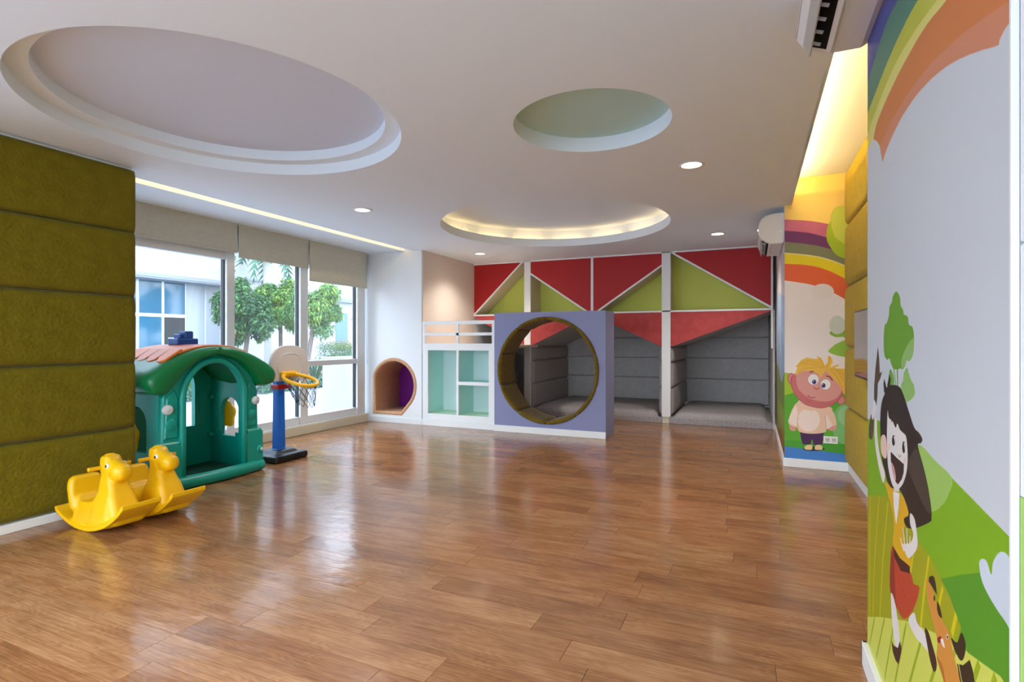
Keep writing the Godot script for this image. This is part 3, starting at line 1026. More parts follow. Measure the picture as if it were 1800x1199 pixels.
func shelf_unit() -> void:
	var t := thing("shelf_unit", "white and aqua open shelf unit with a slatted railing on top", "shelf unit", Vector3(-3.745, 0, -6.53))
	var x0 := -0.577
	var x1 := 0.572
	var fronts := [[x0, 0.087, -0.487, 1.165], [0.478, 0.087, x1, 1.165], [-0.487, 0.087, 0.478, 0.172], [-0.487, 1.068, 0.478, 1.165], [-0.024, 0.172, 0.012, 1.068], [0.012, 0.589, 0.478, 0.638],
		[x0, 1.165, -0.536, 1.48], [0.525, 1.165, x1, 1.48], [-0.536, 1.432, 0.525, 1.48], [-0.536, 1.275, 0.525, 1.315], [-0.024, 1.165, 0.014, 1.432]]
	var called := ["stile", "stile", "bottom_rail", "top_rail", "stile", "shelf_edge", "railing_post", "railing_post", "railing_bar", "railing_bar", "railing_post"]
	for i in fronts.size():
		var f: Array = fronts[i]
		part(called[i], cbox(Vector3(f[2] - f[0], f[3] - f[1], 0.03), 0.002), M.trim_white, t, Vector3((f[0] + f[2]) * 0.5, (f[1] + f[3]) * 0.5, -0.015))
	for x in [-0.505, -0.0145, 0.4785]:
		part("side_panel", cbox(Vector3(0.017, 0.9, 0.41), 0.001), M.aqua_paint, t, Vector3(x, 0.62, -0.236))
	part("side_panel", cbox(Vector3(0.017, 0.9, 0.41), 0.001), M.aqua_paint, t, Vector3(0.0035, 0.62, -0.236))
	part("back_panel", cbox(Vector3(1.0, 0.95, 0.015), 0.001), M.pale_aqua, t, Vector3(-0.01, 0.62, -0.448))
	part("shelf_board", cbox(Vector3(0.462, 0.03, 0.40), 0.001), M.aqua_paint, t, Vector3(0.243, 0.6135, -0.235))
	part("shelf_floor", cbox(Vector3(0.98, 0.016, 0.41), 0.001), M.pale_green, t, Vector3(-0.012, 0.164, -0.236))
	part("shelf_roof", cbox(Vector3(0.98, 0.016, 0.41), 0.001), M.aqua_paint, t, Vector3(-0.012, 1.078, -0.236))
	part("loft_deck", cbox(Vector3(1.145, 0.04, 1.55), 0.002), M.wall_beige, t, Vector3(-0.002, 1.12, -0.81))
	part("plinth", cbox(Vector3(1.14, 0.086, 0.4), 0.002), M.trim_white, t, Vector3(-0.002, 0.043, -0.24))
	part("cabinet_back", cbox(Vector3(1.14, 1.1, 0.02), 0.002), M.wall_beige, t, Vector3(-0.002, 0.55, -0.47))

# ------------------------------------------------------------------ playhouse (front towards +z of its own frame)
func arch_points(cx: float, y0: float, rx: float, ry: float, n := 20) -> PackedVector2Array:
	var p := PackedVector2Array()
	for i in n + 1:
		var a := PI * i / n
		p.append(Vector2(cx + rx * cos(a), y0 + ry * sin(a)))
	return p

func roof_mid(s: float) -> Vector2:
	return Vector2(0.545 * s, 1.115 - 0.31 * pow(absf(s), 2.1))

func roof_loops(sa: float, sb: float, n: int, lift: float, half: float, z0: float, z1: float, tapers: bool) -> Array:
	var loops := []
	for i in n + 1:
		var s := lerpf(sa, sb, i / float(n))
		var c := roof_mid(s)
		var t := (roof_mid(s + 0.01) - roof_mid(s - 0.01)).normalized()
		var up := Vector2(-t.y, t.x)
		var end := 1.0
		var th := half
		if tapers:
			var k := clampf((absf(s) - 0.86) / 0.14, 0.0, 1.0)
			end = sqrt(maxf(0.02, 1.0 - k * k))
			th = (0.042 + 0.092 * s * s) * end
		var l := PackedVector3Array()
		var zm := (z0 + z1) * 0.5
		var zh := (z1 - z0) * 0.5 * lerpf(0.93, 1.0, end)
		for k in 24:
			var a := TAU * k / 24
			var ca := cos(a)
			var sn := sin(a)
			var ex := signf(ca) * pow(absf(ca), 0.28)
			var ey := signf(sn) * pow(absf(sn), 0.5)
			var z := zm + zh * ex
			var o := th * ey
			if tapers: o += 0.012 * sin((z + 0.2) * 9.0 + s * 2.0) * s * s
			if not tapers: o += 0.042 + 0.092 * s * s
			var q := c + up * (o + lift)
			l.append(Vector3(q.x, q.y, z))
		if sa < sb: l.reverse()
		loops.append(l)
	return loops

func csg_wall(called: String, size: Vector3, at: Vector3, hole: PackedVector2Array, turn: float, m: Material, parent: Node) -> void:
	var c := CSGCombiner3D.new()
	c.name = called
	parent.add_child(c, true)
	c.position = at
	c.rotation.y = turn
	csg_box(size * -0.5, size * 0.5, m, c, false)
	if hole.size() > 0:
		var h := CSGPolygon3D.new()
		h.polygon = hole
		h.depth = size.z * 3.0
		h.operation = CSGShape3D.OPERATION_SUBTRACTION
		h.material = m
		h.name = "cut"
		c.add_child(h)
		h.position.z = size.z * 1.5

func playhouse() -> void:
	var t := thing("playhouse", "green plastic playhouse with teal walls, orange ridge and open arched doorway", "playhouse", Vector3(-4.61, 0, -3.2), PI / 2 - 0.04)
	var teal: Material = M.teal_plastic
	# front wall around the door
	var p := PackedVector2Array([Vector2(-0.45, 0.05), Vector2(-0.43, 0.75), Vector2(-0.36, 0.90), Vector2(-0.2, 1.04), Vector2(0, 1.09), Vector2(0.2, 1.04), Vector2(0.36, 0.90), Vector2(0.43, 0.75), Vector2(0.45, 0.05), Vector2(0.275, 0.05)])
	for q in arch_points(0.0, 0.72, 0.275, 0.31): p.append(q)
	p.append(Vector2(-0.275, 0.05))
	part("front_wall", prism(p, 0.07, 0.012), teal, t, Vector3(0, 0, 0.355))
	var rim := PackedVector3Array([Vector3(0.28, 0.08, 0.4), Vector3(0.28, 0.4, 0.4)])
	for q in arch_points(0.0, 0.72, 0.28, 0.315, 24): rim.append(Vector3(q.x, q.y, 0.4))
	rim.append_array([Vector3(-0.28, 0.4, 0.4), Vector3(-0.28, 0.08, 0.4)])
	part("door_rim", tube(rim, 0.027, 10), teal, t)
	for s in [-1, 1]:
		var o := PackedVector2Array([Vector2(0.275 * s, 0.03), Vector2(0.275 * s, 0.35), Vector2(0.30 * s, 0.365), Vector2(0.30 * s, 0.395), Vector2(0.452 * s, 0.395), Vector2(0.475 * s, 0.36), Vector2(0.48 * s, 0.03)])
		part("front_plinth", prism(o, 0.085, 0.014), teal, t, Vector3(0, 0, 0.375))
		var o2 := PackedVector2Array([Vector2(0.31 * s, 0.42), Vector2(0.31 * s, 0.74), Vector2(0.345 * s, 0.82), Vector2(0.405 * s, 0.74), Vector2(0.425 * s, 0.42)])
		part("front_relief", prism(o2, 0.03, 0.01), teal, t, Vector3(0, 0, 0.385))
		part("relief_oval", lathe([[0.001, 0.006], [0.045, 0.006], [0.05, 0.0], [0.05, -0.01]], 28), teal, t, Vector3(0.365 * s, 0.53, 0.4), Vector3(PI / 2, 0, 0))
		part("screw_cap", lathe([[0.001, 0.028], [0.014, 0.028], [0.018, 0.022], [0.026, 0.024], [0.036, 0.018], [0.04, 0.0], [0.04, -0.02]], 28), M.pale_grey, t, Vector3(0.40 * s, 0.655, 0.40), Vector3(PI / 2, 0.35 * s, 0))
		part("screw_boss", lathe([[0.001, 0.012], [0.02, 0.012], [0.036, 0.006], [0.04, -0.02]], 24), teal, t, Vector3(0.44 * s, 0.2, 0.415), Vector3(PI / 2, 0.3 * s, 0))
		part("screw_cap", lathe([[0.001, 0.02], [0.012, 0.02], [0.016, 0.012], [0.016, 0.0]], 20), M.pale_grey, t, Vector3(0.44 * s, 0.2, 0.42), Vector3(PI / 2, 0.3 * s, 0))
	var sill := PackedVector3Array()
	for i in 17:
		var u := i / 8.0 - 1.0
		sill.append(Vector3(0.47 * u, 0.052, 0.385 + 0.05 * (1.0 - u * u)))
	part("door_sill", tube(sill, 0.052, 14), teal, t)
	# side and back walls with openings
	var win := PackedVector2Array([Vector2(-0.14, -0.16), Vector2(0.14, -0.16)])
	for q in arch_points(0.0, 0.06, 0.14, 0.15, 14): win.append(q)
	csg_wall("side_wall", Vector3(0.60, 0.9, 0.05), Vector3(0.415, 0.46, 0.05), win, PI / 2, teal, t)
	csg_wall("side_wall", Vector3(0.60, 0.9, 0.05), Vector3(-0.415, 0.46, 0.05), win, PI / 2, teal, t)
	var slit := PackedVector2Array([Vector2(0.07, -0.1), Vector2(0.23, -0.1)])
	for q in arch_points(0.15, 0.26, 0.08, 0.16, 12): slit.append(q)
	csg_wall("back_wall", Vector3(0.83, 0.98, 0.05), Vector3(0, 0.5, -0.245), slit, 0.0, teal, t)
	# relief on the inner face of the right wall and fixings in the corner
	for r in [[0.24, 0.86, 0.07, 0.06], [0.12, 0.87, 0.06, 0.09], [-0.02, 0.87, 0.05, 0.08], [0.2, 0.28, 0.1, 0.16], [-0.1, 0.26, 0.12, 0.16], [0.25, 0.62, 0.05, 0.07], [0.25, 0.5, 0.05, 0.05]]:
		part("wall_relief", cbox(Vector3(0.012, r[3], r[2]), 0.004), teal, t, Vector3(0.388, r[1], 0.1 - r[0]))
	for r in [[0.2, 0.26, 0.16, 0.17], [0.32, 0.62, 0.1, 0.2]]:
		part("wall_relief", cbox(Vector3(r[2], r[3], 0.012), 0.004), teal, t, Vector3(r[0], r[1], -0.218))
	for y in [0.3, 0.66]:
		part("corner_peg", lathe([[0.001, 0.04], [0.018, 0.04], [0.022, 0.03], [0.022, -0.02]], 16), teal, t, Vector3(0.37, y, -0.2), Vector3(PI / 2, 0, 0.0))
	var sh := PackedVector2Array()
	for i in 28:
		var a := TAU * i / 28
		var r := 0.125 + 0.012 * sin(a * 5.0)
		sh.append(Vector2(r * cos(a) * 0.7, r * sin(a)))
	say(part("shutter", prism(sh, 0.03, 0.006), M.hoop_yellow, t, Vector3(0.47, 0.49, -0.09), Vector3(0, PI / 2 + 0.25, 0)), "yellow window shutter")
	say(part("shutter", prism(sh, 0.03, 0.006), M.hoop_yellow, t, Vector3(-0.47, 0.42, 0.04), Vector3(0, PI / 2, 0)), "yellow window shutter")
	say(part("floor_mat", cbox(Vector3(0.84, 0.03, 0.6), 0.004), M.dark_green_mat, t, Vector3(0, 0.02, 0.06)), "dark green floor of the playhouse")
	# roof: two thick curved halves
	part("roof_half", loft(roof_loops(-1.0, -0.008, 26, 0.0, 0.05, -0.33, 0.475, true), true, true), M.green_plastic, t)
	part("roof_half", loft(roof_loops(0.008, 1.0, 26, 0.0, 0.05, -0.33, 0.475, true), true, true), M.green_plastic, t)
	# orange ridge with overlapping shingles
	say(part("ridge_cover", loft(roof_loops(-0.5, 0.5, 20, 0.002, 0.013, -0.29, 0.40, false), true, true), M.orange_plastic, t), "orange ridge cover on the roof")
	for k in 5:
		var z := 0.33 - k * 0.137
		var c := roof_mid(-0.56)
		var o := PackedVector2Array([Vector2(-0.10, -0.072), Vector2(0.06, -0.072), Vector2(0.06, 0.072), Vector2(-0.06, 0.06), Vector2(-0.12, 0.01), Vector2(-0.13, -0.03)])
		var sg := part("shingle", prism(o, 0.022, 0.006), M.orange_plastic, t, Vector3(c.x - 0.028, c.y + 0.073, z), Vector3(-PI / 2, 0, 0))
		sg.basis = Basis(Vector3(0, 0, 1), atan2(roof_mid(-0.5).y - roof_mid(-0.62).y, 0.0654)) * Basis(Vector3(1, 0, 0), -PI / 2)
	# blue chimney of three blocks
	part("chimney_block", cbox(Vector3(0.19, 0.06, 0.14), 0.008), M.blue_plastic, t, Vector3(-0.02, 1.192, 0.0))
	part("chimney_block", cbox(Vector3(0.075, 0.07, 0.1), 0.008), M.blue_plastic, t, Vector3(0.005, 1.252, 0.0))
	part("chimney_block", cbox(Vector3(0.05, 0.045, 0.09), 0.008), M.blue_plastic, t, Vector3(-0.055, 1.24, 0.0))

# ------------------------------------------------------------------ toy basketball stand (hoop towards +x)
func basketball_stand() -> void:
	var t := thing("basketball_stand", "toy basketball stand with blue post, grey board and drooping yellow hoop", "basketball hoop", Vector3(-4.42, 0, -4.06))
	var base := func(p: Vector3) -> float:
		var d := round_box(p - Vector3(0, 0.035, 0), Vector3(0.19, 0.035, 0.21), 0.02)
		var hump := round_box(p - Vector3(0.0, 0.06, 0.0), Vector3(0.13, 0.045, 0.13), 0.04)
		return smin(d, hump, 0.04)
	part("base", net_mesh(base, Vector3(-0.22, -0.015, -0.24), Vector3(0.22, 0.13, 0.24), 0.011), M.black_plastic, t)
	var loops := []
	for s in [[0.075, 0.062, 0.078], [0.085, 0.062, 0.078], [0.1, 0.055, 0.07], [0.11, 0.042, 0.058], [0.5, 0.038, 0.052], [0.9, 0.034, 0.048], [0.905, 0.03, 0.044]]:
		var l := PackedVector3Array()
		for c in [[1, 0.7], [1, -0.7], [0.7, -1], [-0.7, -1], [-1, -0.7], [-1, 0.7], [-0.7, 1], [0.7, 1]]:
			l.append(Vector3(c[0] * s[1], s[0], c[1] * s[2]))
		loops.append(l)
	part("post", loft(loops, true, false), M.bright_blue, t)
	var cl := part("clamp", cbox(Vector3(0.1, 0.05, 0.125), 0.006), M.red_plastic, t, Vector3(0.0, 0.735, 0))
	part("clamp_knob", lathe([[0.001, 0.05], [0.022, 0.05], [0.026, 0.04], [0.02, 0.0], [0.02, -0.01]], 14), M.red_plastic, cl, Vector3(0.05, 0, -0.05), Vector3(0, 0, -PI / 2))
	# board
	var o := PackedVector2Array([Vector2(-0.25, 0.0), Vector2(0.25, 0.0), Vector2(0.255, 0.06), Vector2(0.235, 0.22), Vector2(0.19, 0.30), Vector2(0.11, 0.345), Vector2(0, 0.355), Vector2(-0.11, 0.345), Vector2(-0.19, 0.30), Vector2(-0.235, 0.22), Vector2(-0.255, 0.06)])
	var board := part("backboard", prism(rounded(o), 0.032, 0.003), M.board_grey, t, Vector3(0.075, 0.80, -0.06), Vector3(0, PI / 2, 0))
	var line := PackedVector3Array()
	for q in rounded(PackedVector2Array([Vector2(-0.13, 0.07), Vector2(0.13, 0.07), Vector2(0.14, 0.2), Vector2(0.08, 0.265), Vector2(-0.08, 0.265), Vector2(-0.14, 0.2)])): line.append(Vector3(q.x, q.y, 0.017))
	part("board_outline", tube(line, 0.004, 6, true), M.pale_grey, board)
	# hoop droops towards the room
	var tilt := Basis(Vector3(0, 0, 1), -0.33)
	var rc := Vector3(0.26, 0.81, -0.03)
	var ring := PackedVector3Array()
	for i in 48: ring.append(rc + tilt * Vector3(0.165 * cos(TAU * i / 48), 0, 0.165 * sin(TAU * i / 48)))
	var st := start(true)
	add_tube(st, ring, 0.019, 10, true)
	finish_part("hoop", st, M.hoop_yellow, t)
	part("hoop_bracket", cbox(Vector3(0.05, 0.05, 0.2), 0.008), M.hoop_yellow, t, Vector3(0.105, 0.865, -0.03), Vector3(0, 0, -0.33))
	# net of knotted cord
	var n := start(true)
	var levels := [[0.158, 0.0], [0.142, -0.065], [0.125, -0.13], [0.105, -0.19], [0.085, -0.245]]
	for k in 12:
		for lv in 4:
			for s in [-0.5, 0.5]:
				var a0: float = TAU * (k + 0.5 * (lv % 2)) / 12
				var a1: float = a0 + TAU * s / 12
				var p0: Vector3 = rc + tilt * Vector3(levels[lv][0] * cos(a0), -0.012, levels[lv][0] * sin(a0)) + Vector3(0, levels[lv][1], -0.02 * lv)
				var p1: Vector3 = rc + tilt * Vector3(levels[lv + 1][0] * cos(a1), -0.012, levels[lv + 1][0] * sin(a1)) + Vector3(0, levels[lv + 1][1], -0.02 * (lv + 1))
				add_tube(n, PackedVector3Array([p0, (p0 + p1) * 0.5 + Vector3(0, -0.008, 0), p1]), 0.0028, 5)
	finish_part("net", n, M.net_cord, t)

func finish_part(called: String, st: SurfaceTool, m: Material, parent: Node) -> MeshInstance3D:
	return part(called, finish(st), m, parent)

# ------------------------------------------------------------------ rocking horses (heading +x)
func horse_field(p: Vector3) -> float:
	var R := 0.56
	var plate := absf(Vector2(p.x, p.y - R).length() - (R - 0.012)) - 0.012
	plate = maxf(plate, maxf(absf(p.z) - 0.12, absf(p.x) - 0.36))
	plate = maxf(plate, p.y - 0.2)
	var az := absf(p.z)
	var q := Vector3(p.x, p.y, az)
	# saddle block widening downwards
	var w := 0.078 + 0.22 * maxf(0.0, 0.17 - p.y)
	var block := round_box(q - Vector3(-0.03, 0.115, 0), Vector3(0.195, 0.09, w), 0.03)
	# backrest leaning back with a rounded top
	var b := Vector3(q.x + 0.215 + (q.y - 0.2) * 0.10, q.y - 0.235, q.z)
	var back := round_box(b, Vector3(0.03, 0.108, 0.105 - 3.0 * pow(maxf(0.0, b.y - 0.02), 2.0)), 0.028)
	# wedge of chest and neck
	var k := clampf((q.y - 0.05) / 0.3, 0.0, 1.0)
	var wedge := round_box(q - Vector3(lerpf(0.115, 0.078, k), 0.21, 0), Vector3(lerpf(0.125, 0.05, k), 0.19, lerpf(0.098, 0.05, k)), 0.032) * 0.9
	var head := capsule(q, Vector3(0.082, 0.385, 0.0), Vector3(0.165, 0.355, 0.0), 0.056, 0.052)
	var snout := round_box(q - Vector3(0.182, 0.338, 0), Vector3(0.048, 0.046, 0.05), 0.04)
	var crown := round_box(q - Vector3(0.068, 0.425, 0), Vector3(0.044, 0.032, 0.046), 0.022)
	var d := smin(block, wedge, 0.04)
	d = smin(d, back, 0.03)
	d = smin(d, head, 0.03)
	d = smin(d, snout, 0.03)
	d = smin(d, crown, 0.025)
	d = smin(d, maxf(Vector2(q.x - 0.068, q.z).length() - 0.024, absf(q.y - 0.455) - 0.012), 0.014)
	# seat hollow
	d = maxf(d, -round_box(q - Vector3(-0.08, 0.275, 0), Vector3(0.095, 0.1, 0.2), 0.05) if q.x < 0.02 and q.x > -0.19 else d)
	return smin(plate, d, 0.02)

func rocking_horses() -> void:
	var t := thing("rocking_horse", "yellow plastic rocking horse nearer the viewer, back end against the olive wall", "rocking horse", Vector3(-3.865, 0.0, -2.125), 0.0, "yellow rocking horses")
	var body := part("horse_body", net_mesh(horse_field, Vector3(-0.38, -0.02, -0.14), Vector3(0.38, 0.49, 0.14), 0.008), M.yellow_plastic, t)
	part("handle", tube(PackedVector3Array([Vector3(0.055, 0.385, -0.125), Vector3(0.055, 0.385, -0.12), Vector3(0.055, 0.385, 0.12), Vector3(0.055, 0.385, 0.125)]), 0.013, 12), M.yellow_plastic, body)
	for s in [-1, 1]:
		var e := part("eye", lathe([[0.001, 0.007], [0.010, 0.006], [0.016, 0.0], [0.016, -0.01]], 18), M.eye_white, body, Vector3(0.122, 0.392, 0.052 * s), Vector3(PI / 2 * s, 0, 0))
		part("pupil", lathe([[0.001, 0.010], [0.007, 0.009], [0.011, 0.004], [0.011, 0.0]], 16), M.eye_dark, e, Vector3(-0.002, 0, 0))
	# both rest tipped a little backwards
	body.rotation.z = 0.12
	body.position = Vector3(0.06, 0.004, 0)
	var u: Node3D = t.duplicate()
	u.name = numbered("rocking_horse")
	add_child(u)
	u.position = Vector3(-3.855, 0.0, -2.425)
	u.set_meta("label", "yellow plastic rocking horse farther back, next to the green playhouse")

# ------------------------------------------------------------------ air conditioners, screen, socket
func air_conditioners() -> void:
	air_conditioner("wall air conditioner at the top edge with open black outlet above the rainbow print", Vector3(0.383, 2.292, -2.372), 0.85, 0.205)
	air_conditioner("wall air conditioner in the corner above the right nook", Vector3(0.27, 2.15, -5.86), -0.85, 0.30)

# back against the wall plane x = at.x, near end at z = at.z, running along +z for a positive length
func air_conditioner(label: String, at: Vector3, length: float, tall: float) -> void:
	var t := thing("air_conditioner", label, "air conditioner", at, 0.0, "white wall air conditioners")
	var k := tall / 0.3
	var side := [[0.0, 0.05], [0.0, 1.0], [-0.10, 0.985], [-0.16, 0.93], [-0.20, 0.84], [-0.222, 0.7], [-0.232, 0.52], [-0.23, 0.36], [-0.21, 0.2], [-0.165, 0.07], [-0.11, 0.0], [-0.02, 0.0]]
	var o := PackedVector2Array()
	for p in side: o.append(Vector2(p[0], p[1] * tall))
	var dir := signf(length)
	var n := absf(length)
	part("casing", prism(o, n, 0.006), M.ac_white, t, Vector3(0, 0, dir * n * 0.5))
	# dark outlet in the lower front, open louver, row of vanes
	var slope := atan2(-0.2 * tall, 0.1)
	var outward := Vector3(sin(slope), -cos(slope), 0)
	var along := Vector3(cos(slope), sin(slope), 0)
	var mid := Vector3(-0.163, 0.085 * tall, dir * n * 0.5)
	part("air_outlet", cbox(Vector3(0.072, 0.03, n * 0.9), 0.003), M.soft_black, t, mid - outward * 0.009, Vector3(0, 0, slope))
	part("louver", cbox(Vector3(0.052, 0.006, n * 0.9), 0.002), M.ac_grey, t, mid - along * 0.03 + outward * 0.022, Vector3(0, 0, slope - 0.75))
	part("outlet_lip", cbox(Vector3(0.02, 0.012, n * 0.92), 0.003), M.ac_white, t, mid + along * 0.042 + outward * 0.004, Vector3(0, 0, slope))
	for i in 9:
		part("vane", cbox(Vector3(0.04, 0.014, 0.005), 0.001), M.pale_grey, t, mid - along * 0.01 + outward * 0.010 + Vector3(0, 0, dir * (i - 4) * n * 0.1), Vector3(0, 0, slope))
	part("front_seam", cbox(Vector3(0.004, 0.006, n * 0.98), 0.001), M.ac_grey, t, Vector3(-0.231, tall * 0.40, dir * n * 0.5))
	var e := dir * -0.0005 if dir > 0 else 0.0005
	part("end_cap", prism(PackedVector2Array([Vector2(-0.001, 0.25 * tall), Vector2(-0.001, 0.98 * tall), Vector2(-0.055, 0.98 * tall), Vector2(-0.06, 0.6 * tall), Vector2(-0.085, 0.25 * tall)]), 0.006, 0.002), M.ac_white, t, Vector3(0, 0, e))
	part("pipe_cover", lathe([[0.001, 0.002], [0.019, 0.002], [0.02, 0.0], [0.02, -0.004]], 24), M.ac_white, t, Vector3(-0.03, 0.36 * tall, e * 6.0), Vector3(PI / 2 if e > 0 else -PI / 2, 0, 0))
	if dir < 0.0: part("indicator", lathe([[0.001, 0.002], [0.006, 0.002], [0.006, -0.002]], 12), M.downlight_glow, t, Vector3(-0.2325, 0.5 * tall, dir * n * 0.06), Vector3(0, 0, PI / 2))

func screen_and_outlet() -> void:
	var t := thing("wall_screen", "flat dark television on the mustard cushions, partly behind the pillar", "television", Vector3(0.757, 0.935, -4.3))
	part("wall_bracket", cbox(Vector3(0.05, 0.2, 0.3), 0.004), M.black_plastic, t, Vector3(-0.02, 0.24, 0))
	part("tv_body", cbox(Vector3(0.035, 0.485, 0.84), 0.006), M.black_plastic, t, Vector3(-0.055, 0.243, 0))
	part("tv_panel", cbox(Vector3(0.004, 0.455, 0.81), 0.001), M.screen, t, Vector3(-0.0735, 0.245, 0))
	var o := thing("wall_socket", "white double power socket plate beside the printed boy's foot", "socket", Vector3(0.652, 0.28, -5.799))
	part("plate", cbox(Vector3(0.116, 0.066, 0.008), 0.003), M.trim_white, o, Vector3(0, 0, 0.004))
	for s in [-1, 1]:
		var f := part("socket_face", cbox(Vector3(0.036, 0.04, 0.003), 0.004), M.pale_grey, o, Vector3(0.026 * s, 0, 0.009))
		for q in [-1, 1]: part("slot", cbox(Vector3(0.004, 0.012, 0.001), 0.0002), M.soft_black, f, Vector3(0.008 * q, 0.004, 0.0018))
		part("slot", cbox(Vector3(0.006, 0.006, 0.001), 0.0002), M.soft_black, f, Vector3(0, -0.012, 0.0018))
	var w := thing("wall_switch", "tiny white socket plate low on the printed side wall", "socket", Vector3(0.28, 0.3, -7.75))
	part("plate", cbox(Vector3(0.012, 0.12, 0.07), 0.003), M.trim_white, w)
	part("rocker", cbox(Vector3(0.004, 0.05, 0.03), 0.001), M.pale_grey, w, Vector3(-0.008, 0, 0))

# ------------------------------------------------------------------ outside
func leaves(centres: Array, count: int, size: float, long: float, seed_no: int) -> ArrayMesh:
	var r := RandomNumberGenerator.new()
	r.seed = seed_no
	var pos := PackedVector3Array()
	var nor := PackedVector3Array()
	for k in count:
		var c: Array = centres[r.randi() % centres.size()]
		var dir := Vector3(r.randfn(), r.randfn(), r.randfn()).normalized()
		var p: Vector3 = c[0] + dir * (c[1] as Vector3) * pow(r.randf(), 0.45)
		var n := (dir * 0.6 + Vector3(0, 0.7, 0) + Vector3(r.randfn(), r.randfn(), r.randfn()) * 0.45).normalized()
		var a := n.cross(Vector3(r.randfn(), r.randfn() * 0.4, r.randfn())).normalized()
		var b := n.cross(a)
		var s := size * r.randf_range(0.7, 1.3)
		var tip := p + a * s * long - Vector3(0, s * 0.5, 0)
		var l := p + a * s * long * 0.45 + b * s * 0.42
		var m := p + a * s * long * 0.45 - b * s * 0.42
		pos.append_array([p, l, tip, p, tip, m])
		for i in 6: nor.append(n)
	var arrays := []
	arrays.resize(Mesh.ARRAY_MAX)
	arrays[Mesh.ARRAY_VERTEX] = pos
	arrays[Mesh.ARRAY_NORMAL] = nor
	var mesh := ArrayMesh.new()
	mesh.add_surface_from_arrays(Mesh.PRIMITIVE_TRIANGLES, arrays)
	return mesh

func tree(called: String, label: String, at: Vector3, lean: Vector3, tall: float, spread: Vector3, m: Material, m2: Material, count: int, seed_no: int) -> void:
	var t := thing(called, label, "tree", at, 0.0, "small trees outside the window")
	var r := RandomNumberGenerator.new()
	r.seed = seed_no
	var st := start(true)
	var top := lean + Vector3(0, tall, 0)
	add_tube(st, PackedVector3Array([Vector3(0, -0.1, 0), lean * 0.4 + Vector3(0, tall * 0.35, 0), lean * 0.8 + Vector3(0, tall * 0.7, 0), top]), 0.055, 8)
	var centres := []
	for k in 22:
		var d := Vector3(r.randfn(), r.randfn() * 0.8, r.randfn()).normalized() * spread * r.randf_range(0.35, 0.85)
		centres.append([top + d, spread * r.randf_range(0.22, 0.36)])
		if k < 12: add_tube(st, PackedVector3Array([top - Vector3(0, tall * 0.22, 0), top + d * 0.5 - Vector3(0, 0.1, 0), top + d]), 0.018, 5)
	finish_part("trunk", st, M.bark, t)
	part("foliage", leaves(centres, count * 2, 0.055, 2.0, seed_no + 1), m, t)
	part("young_foliage", leaves(centres.slice(6, 18), count, 0.052, 2.0, seed_no + 2), m2, t)

